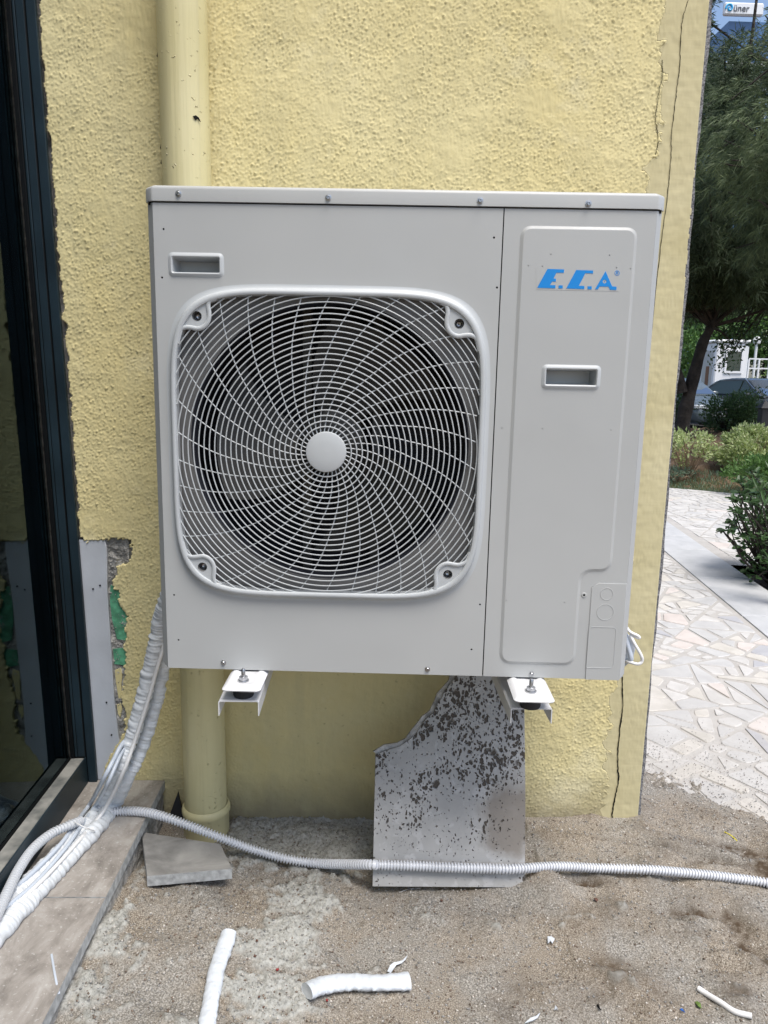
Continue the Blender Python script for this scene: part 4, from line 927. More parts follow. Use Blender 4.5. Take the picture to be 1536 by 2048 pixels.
# feet (pressed plates with a bolt) and wall brackets with rubber mounts
def foot_and_bracket(pxl, pxr, pyf, rail_l, rail_r, rail_y, label):
    zf = B0-.006+UO[2]
    a = atz(pxl, pyf, zf); b = atz(pxr, pyf, zf)
    toL = lambda q: np.array([np.dot(q-UO, UX), np.dot(q-UO, UN), q[2]-UO[2]])
    A1, B1 = toL(a), toL(b); x0, x1, y0 = A1[0], B1[0], (A1[1]+B1[1])/2; z0 = zf-UO[2]
    cx_ = (x0+x1)/2; w = (x1-x0)/2
    def fr(d, dy=0): return rnd([(cx_-w+d, .12), (cx_-w+d, y0+d), (cx_+w-d, y0+d), (cx_+w-d, .12)], [0, .012, .012, 0], 5)
    lo = [[(x, y, z0-.0065) for x, y in fr(0)], [(x, y, z0-.004) for x, y in fr(-.0008)], [(x, y, z0+.001) for x, y in fr(.004)], [(x, y, z0+.0045) for x, y in fr(.010)], [(x, y, z0+.0045) for x, y in fr(.016)], [(x, y, z0+.0015) for x, y in fr(.021)]]
    lo = [[(x, min(y, .118), z) for x, y, z in l] for l in lo]
    ring_loft('mounting_foot', lo, M['bracket'], unit)
    bx_, by_ = cx_-.002, y0+.040
    mb = MB().lathe([(.0125, 0), (.0125, .002), (.0095, .002), (.0095, .0095), (.0075, .0105), (.0045, .0105), (.0045, .026), (.003, .028), (.0001, .028)], (bx_, by_, z0+.002), 'z', 12)
    mb.build('mounting_bolt', M['zinc'], unit, True)
    # bracket: world space
    zr = zf-.0065-.026; ra = atz(rail_l, rail_y, zr); rb = atz(rail_r, rail_y, zr); yr = (ra[1]+rb[1])/2; xc = (ra[0]+rb[0])/2; wr = (rb[0]-ra[0])/2
    br_ = empty('wall_bracket', (xc, 0, zr)); tag(br_, label, 'bracket', 'brackets under the outdoor unit')
    t = .0022
    mb = MB(); pr = [(-wr,-.034),(-wr,-.003),(-wr+.003,0),(wr-.003,0),(wr,-.003),(wr,-.034),(wr-t,-.034),(wr-t,-.004),(wr-.004,-t),(-wr+.004,-t),(-wr+t,-.004),(-wr+t,-.034)]
    n = len(pr); v = [(x, yr, z) for x, z in pr]+[(x, -.008, z) for x, z in pr]
    mb.add(v, [(i, (i+1)%n, n+(i+1)%n, n+i) for i in range(n)]+[(0,1,10,11),(1,2,9,10),(2,3,8,9),(3,4,7,8),(4,5,6,7)]); mb.build('arm', M['bracket'], br_)
    MB().box(-.022, -.0075, -.03, .022, -.0035, .42, .001).build('wall_plate', M['bracket'], br_)
    fw = UO+UX*bx_+UN*by_; MB().lathe([(.021, .0002), (.0225, .004), (.0225, .021), (.021, .0255)], (fw[0]-xc, fw[1], 0), 'z', 24, True).build('rubber_mount', M['rubber'], br_, True)
foot_and_bracket(442, 520, 1378, 436, 518, 1402, 'white steel wall bracket nearer the drain pipe, holding the unit on a rubber pad')
foot_and_bracket(1030, 1110, 1400, 1022, 1105, 1417, 'white steel wall bracket nearer the cracked corner, holding the unit on a rubber pad')

# ================================================================== PIPES AND CABLES
def tubeobj(name, pts, r, m, label, cat, seg=12, group=None, rfun=None, flat=None, n=160):
    P = spline(pts, n); R = np.full(n, r) if rfun is None else rfun(np.linspace(0, 1, n))*r
    o = MB().tube(P, R, seg, flat=flat).build(name, M[m], None, True); return tag(o, label, cat, group)
def wrapped(name, pts, r, m, label, seed, flat=(1, .8)):
    n = 900; P = spline(pts, n); d = np.r_[0, np.cumsum(np.linalg.norm(np.diff(P, axis=0), axis=1))]; seg = 22
    rr = np.random.default_rng(seed); T = np.gradient(P, axis=0); T /= np.linalg.norm(T, axis=1)[:, None]; nrm = np.array([1., 0, 0]); N = []
    for t in T: nrm = nrm-np.dot(nrm, t)*t; nrm /= np.linalg.norm(nrm); N.append(nrm.copy())
    N = np.array(N); Bn = np.cross(T, N); a = np.linspace(0, 2*np.pi, seg, endpoint=False)
    w = fnoise(n, seg, .010, .05, seed, 1, step=d[-1]/n*1.0); wr = np.zeros((n, seg))
    ph = np.cumsum(rr.uniform(.45, 1.55, n))*.95
    wr = .0005*np.sin(ph[:, None]+1.6*np.sin(a)[None, :]+1.3*np.sin(2*a+1)[None])*(.35+.65*np.cos(a*1.5-1.5)**2)[None]+.0013*w
    R = r*(1+.05*np.sin(d*14+seed)+.16*smooth((np.linspace(0, 1, n)-.42)/.25))[:, None]+wr
    V = P[:, None]+R[..., None]*(flat[0]*np.cos(a)[None, :, None]*N[:, None]+flat[1]*np.sin(a)[None, :, None]*Bn[:, None])
    i = np.arange(n*seg).reshape(n, seg); i2 = np.roll(i, -1, 1); f = np.stack([i[:-1].ravel(), i2[:-1].ravel(), i2[1:].ravel(), i[1:].ravel()], 1)
    o = link(name, fast(V.reshape(-1, 3), f), M[m], smooth=True)
    return tag(o, label, 'insulated pipe', 'insulated refrigerant pipes leaving the unit')
A = lambda px, py, y: tuple(aty(px, py, y)); Zz = lambda px, py, z: tuple(atz(px, py, z))
rp = .019; tz = TZ+rp*.8
wrapped('insulated_pipe', [A(350,1150,-.30), A(330,1205,-.27), A(318,1250,-.25), A(305,1320,-.24), A(286,1400,-.23), A(262,1478,-.23), A(236,1545,-.25), Zz(205,1612,tz), Zz(160,1668,tz), Zz(105,1722,tz), Zz(50,1775,tz), Zz(0,1826,tz), Zz(-90,1915,tz)], rp*1.04, 'wrap', 'wrinkled white wrapped pipe on the left of the pair behind the unit', 3)
wrapped('insulated_pipe', [A(365,1200,-.26), A(345,1250,-.23), A(333,1290,-.205), A(322,1350,-.20), A(305,1430,-.195), A(282,1500,-.20), A(254,1556,-.22), Zz(228,1608,tz+.004), Zz(190,1660,tz), Zz(132,1722,tz), Zz(75,1782,tz), Zz(22,1840,tz), Zz(-60,1930,tz)], rp*1.0, 'wrap', 'white wrapped pipe on the right of the pair, nearer the drain pipe', 4)
tubeobj('power_cable', [A(340,1250,-.29), A(316,1330,-.285), A(296,1400,-.275), A(270,1480,-.27), A(246,1545,-.29), Zz(205,1625,tz+.024), Zz(150,1690,tz+.02), Zz(90,1755,tz+.02), Zz(30,1812,tz+.015), Zz(-60,1900,tz)], .0052, 'whitecable', 'white cable lying along the crease between the two wrapped pipes', 'cable')
tubeobj('control_cable', [A(262,1470,-.20), A(243,1490,-.25), A(228,1518,-.28), A(205,1562,-.30), Zz(180,1608,tz), Zz(150,1648,tz+.012), Zz(120,1690,tz+.022), Zz(60,1750,tz+.02), Zz(0,1800,tz+.015), Zz(-70,1870,tz)], .0060, 'cable', 'pale blue-grey cable on the left side of the wrapped pipes', 'cable')
tubeobj('control_cable', [A(268,1480,-.20), A(247,1500,-.25), A(232,1530,-.29), A(213,1572,-.31), Zz(190,1612,tz+.012), Zz(160,1655,tz+.022), Zz(128,1700,tz+.024), Zz(70,1766,tz+.02), Zz(12,1815,tz+.018), Zz(-60,1885,tz)], .0050, 'cable', 'thinner pale cable with small print beside the blue-grey cable', 'cable')
def corr(name, pts, r, pitch, m, label, amp=.34, seg=14):
    P = spline(pts, 400); d = np.r_[0, np.cumsum(np.linalg.norm(np.diff(P, axis=0), axis=1))]; L = d[-1]; n = int(L/pitch)*6
    u = np.linspace(0, L, n); Q = np.stack([np.interp(u, d, P[:, k]) for k in range(3)], 1)
    ph = (u/pitch) % 1; R = r*(1-amp*(ph < .45))
    o = MB().tube(Q, R, seg).build(name, M[m], None, False); o.data.shade_smooth(); o.data.set_sharp_from_angle(angle=math.radians(50)); return tag(o, label, 'conduit')
def G(px, py, r, z=None):
    zz_ = .03
    for _ in range(6): q = atz(px, py, zz_); zz_ = (gz(q[0], q[1]) if q[0] > TR else TZ)+r*.9
    return (q[0], q[1], zz_+r*.2)
rc = .0128
def ons(px, py):
    b0 = np.array(Zz(745,1772,.03)); p0 = np.array([0, b0[1], .03]); nn_ = np.array([0, -.83, -.032-b0[1]]); nn_ = nn_/np.linalg.norm(nn_); d = ray(px, py); p0 = p0+nn_*(rc+.004); t = np.dot(p0-CAM, nn_)/np.dot(d, nn_); return tuple(CAM+t*d)
corr('corrugated_conduit', [Zz(200,1633,TZ+rc), Zz(225,1625,TZ+rc), Zz(250,1622,TZ+rc), Zz(290,1624,TZ+rc+.003), Zz(330,1634,TZ+rc), Zz(380,1652,.125), Zz(430,1671,.105), Zz(500,1697,.06), Zz(570,1717,.035), Zz(640,1727,.030), ons(735,1729), ons(760,1730), ons(830,1732), ons(900,1735), ons(970,1737), ons(1030,1738), G(1110,1738,rc), G(1200,1738,rc), G(1300,1746,rc), G(1400,1751,rc), G(1470,1758,rc), G(1536,1768,rc), G(1620,1790,rc), G(1700,1815,rc)], rc, .0085, 'conduit', 'white corrugated conduit snaking across the sand in front of the wall')
corr('corrugated_conduit', [Zz(165,1640,TZ+.05), Zz(140,1650,TZ+.055), Zz(102,1668,TZ+.055), Zz(66,1698,TZ+.055), Zz(38,1738,TZ+.055), Zz(16,1782,TZ+.052), Zz(-4,1825,TZ+.05), Zz(-30,1880,TZ+.05)], .0125, .0080, 'greyconduit', 'greyer ribbed conduit curving past the door track into the pipe bundle', .26)
tubeobj('cable_tie', [Zz(138,1640,TZ+.03), Zz(150,1645,TZ+.062), Zz(170,1655,TZ+.060), Zz(190,1662,TZ+.03)], .0018, 'whitecable', 'thin white cable tie strapped round the bundle where it reaches the tiles', 'cable tie', 6)
# loose loop of cable behind the unit's right side
Ux = lambda px, py, d: tuple(UO+UX*U(px, py, d)[0]+UN*d+np.array([0, 0, U(px, py, d)[1]]))
UP = lambda y, z: tuple(UO+UX*(OUTR-.004)+UN*y+np.array([0,0,z]))
tubeobj('cable_loop', [UP(.33,U(1225,1205,.36)[1]), Ux(1225,1210,.36), Ux(1245,1240,.30), Ux(1258,1262,.28), Ux(1276,1272,.27), Ux(1277,1276,.27), Ux(1262,1270,.28), Ux(1268,1285,.27), Ux(1282,1310,.26), Ux(1284,1322,.26), Ux(1276,1328,.26), Ux(1258,1324,.27), Ux(1240,1320,.30), UP(.33,U(1235,1318,.32)[1])], .0042, 'whitecable', 'white cable looped loosely out of the right side of the unit', 'cable')
tubeobj('spare_cable', [UP(.32,U(1230,1232,.34)[1]), Ux(1230,1235,.34), Ux(1247,1258,.30), Ux(1256,1290,.28), Ux(1262,1318,.27), Ux(1250,1322,.29), Ux(1240,1316,.31), UP(.31,U(1235,1312,.32)[1])], .0065, 'cable', 'thicker grey cable bent behind the unit beside the white loop', 'cable')
o = plate('wrapping_film', [(0,0),(.028,-.014),(.035,-.035),(.030,-.075),(.012,-.095),(0,-.10)][::-1], M['foil'], None, y=0, t=.003, bevel=.001); q = Ux(1246,1262,.30); o.location = q; o.rotation_euler = (0, 0, -.4); tag(o, 'crumpled clear wrapping behind the looped cable', 'plastic film')

# ================================================================== STONE PIECES
# travertine slab leaning on the wall
b0 = np.array(Zz(745,1772,.03)); yb = b0[1]; ytop, ztop = -.032, .86
nrm = np.array([0, ztop+.0, -(ytop-yb)]); nrm = np.array([0, ztop, -(ytop-yb)])/np.hypot(ztop, ytop-yb)   # plane through base line and top line
def onslab(px, py):
    d = ray(px, py); p0 = np.array([0, yb, .03]); nn_ = np.array([0, -(ztop-.03), (ytop-yb)]); t = np.dot(p0-CAM, nn_)/np.dot(d, nn_); return CAM+t*d
lean = math.atan2(ytop-yb, ztop-.03)
sb = empty('travertine_slab', (.7, yb, .03)); sb.rotation_euler = (-lean, 0, 0); tag(sb, 'pitted grey travertine slab with a broken corner leaning against the wall', 'stone slab')
def SL(px, py): q = onslab(px, py); return (float(q[0]-.7), float(math.hypot(q[1]-yb, q[2]-.03)*(1 if q[2] > .03 else -1)))
brk = [(751,1509),(778,1499),(800,1492),(818,1480),(832,1468),(843,1450),(852,1438),(868,1425),(874,1408),(884,1395),(890,1380),(903,1366),(912,1352),(922,1330),(930,1310)]
body_ = [SL(745,1773), SL(1050,1775)]+[SL(1051,1600), SL(1048,1330), SL(1046,1270)]+[SL(960,1270)]+[SL(*p) for p in brk[::-1]]
plate('broken_edge', [SL(750,1506), SL(756,1530), SL(900,1440), SL(975,1280), SL(955,1268)]+[SL(px-7+3*math.sin(i*2.3), py-6+3*math.cos(i*1.7)) for i, (px, py) in enumerate(brk[::-1])], M['travedge'], sb, y=.0235, t=.016, bevel=.001)
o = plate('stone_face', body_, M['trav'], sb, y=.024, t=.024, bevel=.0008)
o.data.materials.append(M['travedge'])
for p in o.data.polygons:
    if abs(p.normal.y) < .35: p.material_index = 1
# fix object coordinates so that the pit texture reads world height
# loose stone tile in front of the pipe
zt_ = .062+.028; C4 = [atz(290,1778,zt_-.028), atz(462,1765,zt_-.028)]
tA = [np.array(Zz(*p, zt_)) for p in ((294,1752),(464,1737),(441,1688),(283,1664))]
MBt = MB(); dwn = np.array([0,0,-.030]); ins = lambda p: p
MBt.add([p+dwn for p in tA]+[p+np.array([0,0,-.001]) for p in tA]+[p+(sum(tA)/4-p)*.008 for p in tA], [(3,2,1,0),(8,9,10,11)]+[(i, (i+1)%4, 4+(i+1)%4, 4+i) for i in range(4)]+[(4+i, 4+(i+1)%4, 8+(i+1)%4, 8+i) for i in range(4)])
o = MBt.build('loose_stone_tile', M['tile2']); o.data.materials.append(M['tileedge'])
for p in o.data.polygons:
    if abs(p.normal.z) < .5: p.material_index = 1
tag(o, 'square offcut of grey stone tile lying loose before the drain pipe', 'tile')
# dark shard by the pipe
q = np.array(A(352,1592,-.03)); o = MB().add([q+np.array(v) for v in ((-.02,0,-.06),(.022,-.01,-.07),(.006,.0,.012),(-.02,.012,-.06),(.022,.006,-.07),(.006,.008,.012))], [(0,1,2),(3,5,4),(0,2,5,3),(1,4,5,2),(0,3,4,1)]).build('tile_shard', M['rubber']); tag(o, 'dark pointed shard standing between tile step and drain pipe', 'shard')

# ================================================================== OFFCUTS AND LITTER ON THE SAND
def scrap(name, px, r, flatk, label, seed, ends=True):
    P = [G(*p, r*flatk) for p in px]; n = 90; Q = spline(P, n); seg = 20; d = np.r_[0, np.cumsum(np.linalg.norm(np.diff(Q, axis=0), axis=1))]
    T = np.gradient(Q, axis=0); T /= np.linalg.norm(T, axis=1)[:, None]; up = np.array([0,0,1.]); S = np.cross(T, up); S /= np.linalg.norm(S, axis=1)[:, None]; Wp = np.cross(S, T)
    a = np.linspace(0, 2*np.pi, seg, endpoint=False); w = fnoise(n, seg, .012, .06, seed, step=d[-1]/n); w2 = fnoise(n, seg, .004, .016, seed+1, step=d[-1]/n)
    R = r*(1+.035*w+.022*w2+.05*np.sin(np.linspace(0, 7, n))[:, None])
    V = Q[:, None]+R[..., None]*(np.cos(a)[None, :, None]*S[:, None]+flatk*np.sin(a)[None, :, None]*Wp[:, None])
    root = empty(name, tuple(np.mean(Q, axis=0))); V = V-np.array(root.location)
    mb = MB(); mb.add(V.reshape(-1, 3), [(i*seg+k, i*seg+(k+1)%seg, (i+1)*seg+(k+1)%seg, (i+1)*seg+k) for i in range(n-1) for k in range(seg)]); mb.build('foil_skin', M['foil'], root, True)
    for e, sgn in ((0, 1), (n-1, -1)):
        mb = MB()
        c = V[e].mean(0)+T[e]*.002*sgn; mb.add([c]+[p+T[e]*.0005*sgn for p in V[e]], [(0, 1+k, 1+(k+1)%seg) for k in range(seg)])
        mb.build('foam_core', M['foam'], root)
    tag(root, label, 'insulation offcut'); return root, V, Q
scrap('insulation_offcut', [(458,1866),(448,1900),(435,1935),(427,1975),(420,2015),(413,2060),(411,2100)], .0185, .62, 'long offcut of white foil pipe insulation running out of the bottom edge', 5)
root, V, Q = scrap('insulation_offcut', [(614,1982),(650,1972),(700,1966),(760,1966),(818,1964)], .0215, .62, 'short offcut of white foil pipe insulation with a torn strip', 9)
q = [np.array(G(px, py, .004))-np.array(root.location) for px, py in ((778,1948),(784,1938),(790,1932),(800,1928),(808,1922),(814,1914))]
v = []
for i, p in enumerate(q): w = (.004,.0045,.003,.0035,.003,.0015)[i]; v += [p+np.array([-w, w*.5, .004+.004*math.sin(i)]), p+np.array([w, -w*.5, .003])]
MB().add(v, [(2*i, 2*i+1, 2*i+3, 2*i+2) for i in range(len(q)-1)]).build('torn_strip', M['foil'], root)
def bit(name, px, py, pts, m, label, cat, h=.002, rise=.004):
    c = np.array(G(px, py, .001)); n = len(pts); v = [c+np.array([a, b, rise*abs(math.sin(i*1.7))+.001]) for i, (a, b) in enumerate(pts)]
    o = MB().add(v+[p+np.array([0,0,h]) for p in v], [tuple(range(n))[::-1], tuple(range(n, 2*n))]+[(i, (i+1)%n, n+(i+1)%n, n+i) for i in range(n)]).build(name, M[m]); return tag(o, label, cat)
tubeobj('wire_offcut', [G(1396,1977,.006), G(1412,1988,.006), G(1440,2005,.006), G(1470,2020,.006), G(1504,2033,.006)], .0062, 'whitecable', 'short white wire offcut lying at the lower right of the sand', 'wire', 10, n=40)
tubeobj('yellow_wire', [G(1449,1664,.002), G(1462,1673,.002), G(1474,1684,.002)], .0013, 'yellow', 'thin bright yellow wire snippet on the sand near the paving', 'wire', 6, n=16)
tubeobj('plastic_strand', [G(795,1786,.001), G(812,1780,.001), G(832,1777,.001), G(841,1778,.001)], .0007, 'whitecable', 'fine white strand on the sand in front of the travertine slab', 'strand', 5, n=16)
tubeobj('zip_tie', [Zz(103,1908,TZ+.002), Zz(110,1950,TZ+.003), Zz(118,1988,TZ-.005)], .0022, 'cable', 'cut white zip tie lying over the edge of the stone step', 'cable tie', 6, flat=(1,.4), n=16)
bit('plastic_chip', 1101, 1882, [(-.009,-.010),(-.001,-.006),(.001,-.012),(.010,.0),(.004,.010),(-.006,.008)], 'foil', 'small white plastic chip alone in the middle of the sand', 'chip')
bit('plastic_chip', 1110, 2018, [(-.003,-.005),(.004,-.004),(.002,.006)], 'foil', 'tiny white fleck near the bottom edge between the offcut and the wire', 'chip')
bit('torn_film', 1066, 2040, [(-.020,-.010),(-.004,-.008),(.010,.002),(.018,.012),(.008,.006),(-.006,-.001)], 'foil', 'curled strip of white film at the bottom edge of the sand', 'plastic film')
bit('plastic_chip', 1364, 2024, [(-.004,.004),(0,.001),(.004,-.006),(.001,-.004),(-.003,-.002)], 'bluebit', 'tiny blue plastic chip near the white wire offcut', 'chip')
bit('dry_leaf', 1192, 1801, [(-.004,.008),(-.005,0),(0,-.008),(.005,-.002),(.003,.006)], 'dryleaf', 'dark brown dry leaf on the sand below the conduit', 'leaf')
bit('dry_leaf', 1396, 2012, [(-.004,.008),(-.004,-.006),(.003,-.010),(.005,0),(.002,.008)], 'leafsun', 'yellowish leaf beside the white wire offcut', 'leaf')
bit('stick', 1197, 2018, [(-.0025,.007),(.001,.007),(.0035,-.007),(0,-.007)], 'hole', 'short black stub on the sand at the bottom', 'stick')
for i, (px, py) in enumerate(((514,1886),(510,1914),(555,1941),(518,1996),(527,2010),(654,2003),(883,1803))):
    k = random.uniform(.6, 1.1); a = random.uniform(0, 6); pts = [(.0045*k*math.cos(a+t), .0075*k*math.sin(a+t)*.6) for t in (0, 1.1, 2.2, 3.4, 4.6)]
    bit('petal', px, py, pts, 'red' if i in (2, 5) else 'dryleaf', ('dark petal fragment beside the long offcut, highest of the petals' if i == 0 else 'dark petal fragment beside the long offcut, just below the highest one' if i == 1 else 'bright red petal between the two offcuts' if i == 2 else 'brown petal fragment low between the offcuts' if i == 3 else 'lowest brown petal fragment between the offcuts' if i == 4 else 'red petal fragment under the short offcut' if i == 5 else 'brown petal below the travertine slab'), 'petal', rise=.002)['group'] = 'petal fragments on the sand'
# ================================================================== PLANTS
def leaves(n, cf, size, aspect, seed, droop=.0, up=.5, fold=.25):
    """n folded leaf faces; cf(rng, n) -> centres and outward directions"""
    r = np.random.default_rng(seed); C, D = cf(r, n); n = len(C)
    D = D+r.normal(0, .55, D.shape); D[:, 2] += up-droop; D /= np.linalg.norm(D, axis=1)[:, None]
    S = np.cross(D, r.normal(0, 1, D.shape)); S /= np.linalg.norm(S, axis=1)[:, None]; N = np.cross(S, D)
    L = size*r.uniform(.6, 1.25, n)[:, None]; W = L*aspect
    tip = C+D*L; a = C+D*L*.45+S*W*.5+N*W*fold; b = C+D*L*.45-S*W*.5+N*W*fold; m1 = C+D*L*.5
    V = np.stack([C, a, tip, b, m1], 1); Fq = np.array([[0,4,1],[4,2,1],[0,3,4],[4,3,2]])
    return V.reshape(-1, 3), (Fq[None]+5*np.arange(n)[:, None, None]).reshape(-1, 3)
def blob(c, rad, shell=.6, clumps=None, cs=.3, zmin=None):
    c = np.array(c, float); rad = np.array(rad, float)
    def f(r, n):
        if clumps:
            d = r.normal(0, 1, (clumps, 3)); d /= np.linalg.norm(d, axis=1)[:, None]; cc = c+d*rad*(shell+(1-shell)*r.random((clumps, 1))**.6)
            k = r.integers(0, clumps, n); dd = r.normal(0, 1, (n, 3)); dd /= np.linalg.norm(dd, axis=1)[:, None]; sz = cs*r.uniform(.5, 1.2, clumps)[k][:, None]
            P = cc[k]+dd*sz*r.random((n, 1))**.5; D = dd*.7+(cc[k]-c)/np.linalg.norm(cc[k]-c, axis=1)[:, None]*.6
        else:
            d = r.normal(0, 1, (n, 3)); d /= np.linalg.norm(d, axis=1)[:, None]; P = c+d*rad*(shell+(1-shell)*r.random((n, 1))); D = d
        if zmin is not None: k = P[:, 2] > zmin; P, D = P[k], D[k]
        return P, D
    return f
def plant(name, loc, label, cat, group=None): o = empty(name, loc); tag(o, label, cat, group); return o
def leafpart(root, name, m, *args, **kw):
    v, f = leaves(*args, **kw); v = v-np.array(root.location); return link(name, fast(v, f), m, root)
def stems(root, name, m, base, tips, r0, seed, curve=.1):
    rr = random.Random(seed); mb = MB(); base = np.array(base)
    for t in tips:
        t = np.array(t); mid = (base+t)/2+np.array([rr.uniform(-curve, curve), rr.uniform(-curve, curve), rr.uniform(0, curve)]); P = spline([base+np.array([rr.uniform(-.03,.03), rr.uniform(-.03,.03), 0]), mid, t], 9)
        mb.tube(P-np.array(root.location), np.linspace(r0, r0*.3, 9), 5)
    mb.build(name, m, root, True)
# near dark shrub in the planting bed: its largest leaves are parts, the rest one mass
c = aty(1575, 1052, 2.95); sh = plant('pittosporum_shrub', (c[0], 2.95, -.05), 'dark glossy round-leaved shrub overhanging the paving on the right', 'shrub')
rr = random.Random(9); cen = np.array([c[0], 2.95, c[2]])
tips = []
for i in range(70):
    d = np.array([rr.gauss(0,1), rr.gauss(0,1), rr.gauss(0,.8)]); d /= np.linalg.norm(d); tips.append(cen+d*np.array([.46,.46,.42])*rr.uniform(.72, 1.05))
for px, py in ((1455,1045),(1462,1060),(1470,1022),(1480,1095),(1477,1120),(1490,1145),(1500,1135),(1468,1000),(1478,985),(1505,1160),(1520,1120),(1475,960),(1500,940),(1515,1090),(1495,1075)): tips.append(np.array(aty(px, py, 2.75+rr.uniform(-.1,.2))))
stems(sh, 'stem', M['bark'], (c[0]-.03, 2.95, -.05), tips, .010, 4, .12)
lv = MB(); lv.add([(0,0,0),(.012,.011,.003),(.030,.0135,.004),(.046,.008,.0),(.050,0,-.003),(.030,0,-.0015),(.046,-.008,0),(.030,-.0135,.004),(.012,-.011,.003)], [(0,5,2,1),(5,4,3,2),(0,8,7,5),(5,7,6,4)])
proto = lv.build('leaf', M['leafdark'], sh, True); k = 0; mats = {}
def orient(d, roll):
    q = Vector(d).to_track_quat('X', 'Z').to_matrix().to_4x4(); return q @ Matrix.Rotation(roll, 4, 'X')
whorl = []
for t in tips:
    out = t-cen; out /= np.linalg.norm(out)
    for j in range(rr.randint(6, 10)):
        a = j*2.4; side = np.array([math.cos(a), math.sin(a), rr.uniform(-.3, .5)]); d = side*.8+out*.6; whorl.append((t-out*rr.uniform(0, .06), d/np.linalg.norm(d), rr.uniform(.8, 1.35)))
whorl.sort(key=lambda w: np.linalg.norm(w[0]-CAM)); vis = [w for w in whorl if (RM @ (w[0]-CAM))[0]/(RM @ (w[0]-CAM))[2]*F+768 < 1545]; hid = [w for w in whorl if not any(w is x for x in vis)]
rest = MB(); base_v = np.array([v.co for v in proto.data.vertices]); base_f = [tuple(p.vertices) for p in proto.data.polygons]
for i, (p, d, s) in enumerate(vis+hid):
    m4 = orient(d, rr.uniform(-.8, .8))
    if i < 280:
        o = proto if i == 0 else proto.copy()
        if i: COL.objects.link(o); o.parent = sh
        o.matrix_local = Matrix.Translation(Vector(p)-sh.location) @ m4 @ Matrix.Scale(s, 4)
    else:
        R3 = np.array(m4.to_3x3()); rest.add((base_v*s) @ R3.T+p-np.array(sh.location), base_f)
tag(rest.build('leaf_mass', M['leafdark'], sh, True), kind='stuff')
leafpart(sh, 'inner_leaves', M['leafdark'], 2600, blob(cen, (.38,.38,.36), .15), .045, .5, 12)['kind'] = 'stuff'
# oleander with long narrow blades, right edge
c = aty(1550, 1030, 2.3); ol = plant('oleander', (c[0]+.1, 2.3, -.06), 'oleander with long narrow dark blades at the right edge, in front of the round-leaved shrub', 'shrub')
rr = random.Random(21); bl_ = MB().add([(0,0,0),(.04,.008,.004),(.09,.007,.002),(.135,0,-.008),(.09,-.007,.002),(.04,-.008,.004),(.05,0,.0)], [(0,6,1),(6,2,1),(6,3,2),(0,5,6),(6,5,4),(6,4,3)]).build('blade', M['leafdark'], ol, True)
bp = []
for px, py in ((1520,985),(1545,960),(1530,1010),(1552,1045),(1560,1100),(1545,1130),(1570,990),(1575,1080),(1585,1150),(1600,1000),(1600,1100)):
    t = np.array(aty(px, py, 2.3+rr.uniform(-.12,.1)))
    for j in range(7): a = rr.uniform(0, 6.28); d = np.array([math.cos(a)-.25, math.sin(a)*.8, rr.uniform(-.2, .9)]); bp.append((t, d/np.linalg.norm(d), rr.uniform(.7, 1.15)))
stems(ol, 'stem', M['bark'], (c[0]+.12, 2.32, -.06), [b[0] for b in bp[::7]], .009, 5, .06)
for i, (p, d, s) in enumerate(bp):
    o = bl_ if i == 0 else bl_.copy()
    if i: COL.objects.link(o); o.parent = ol
    o.matrix_local = Matrix.Translation(Vector(p)-ol.location) @ orient(d, rr.uniform(-.6, .6)) @ Matrix.Scale(s, 4)
# variegated shrubs on the garden's edge
def gshrub(name, px, py, y, rad, label, m, n, size, asp, seed, stem='twig', ntips=26, group=None, clumps=30, cs=.13, zmin=None, up=.5, shell=.45):
    c = np.array(aty(px, py, y)); base = (c[0]+.02, y, float(garden_z(np.array(c[0]), np.array(y)))-.02); root = plant(name, base, label, 'shrub', group)
    rr = np.random.default_rng(seed); d = rr.normal(0, 1, (ntips, 3)); d[:, 2] = np.abs(d[:, 2])*.9+.1; d /= np.linalg.norm(d, axis=1)[:, None]
    stems(root, 'stem', M[stem], base, [c+k*np.array(rad)*.85 for k in d], .010, seed, .06)
    leafpart(root, 'leaves', M[m], n, blob(c, rad, shell, clumps, cs, zmin), size, asp, seed, up=up); return root, c
gshrub('variegated_shrub', 1375, 893, 8.0, (.34,.34,.22), 'thin variegated shrub with bare twigs on the left of the garden edge', 'leafvar', 1100, .065, .42, 61, clumps=34, cs=.10, ntips=34)
gshrub('variegated_shrub', 1500, 902, 8.2, (.42,.40,.28), 'bushy yellow-green variegated shrub on the right of the garden edge', 'leafvar', 4200, .065, .5, 62, clumps=46, cs=.15)
gshrub('green_shrub', 1530, 950, 6.9, (.44,.36,.20), 'mid-green shrub between the variegated shrub and the dark glossy one', 'leafmid', 3600, .055, .45, 63, clumps=36, cs=.13)
gshrub('small_pale_shrub', 1352, 955, 7.9, (.20,.20,.12), 'low pale-leaved tuft at the foot of the bare-twigged shrub', 'leafpale', 700, .04, .3, 64, clumps=16, cs=.08)
# back hedge pieces before the cars
gshrub('dark_hedge_bush', 1452, 828, 14.0, (.42,.4,.42), 'dark glinting bush hiding the nose of the left car', 'leafdark', 3600, .055, .5, 71, clumps=40, cs=.2, stem='bark')
gshrub('dark_hedge_bush', 1492, 822, 13.6, (.42,.4,.42), 'dark hedge bush between the two parked cars', 'leafdark', 3600, .055, .5, 72, clumps=40, cs=.2, stem='bark')
gshrub('dark_hedge_bush', 1350, 820, 13.6, (.28,.35,.42), 'dark low bush on the left of the leaning trunk', 'leafdark', 2400, .055, .5, 73, clumps=30, cs=.2, stem='bark')
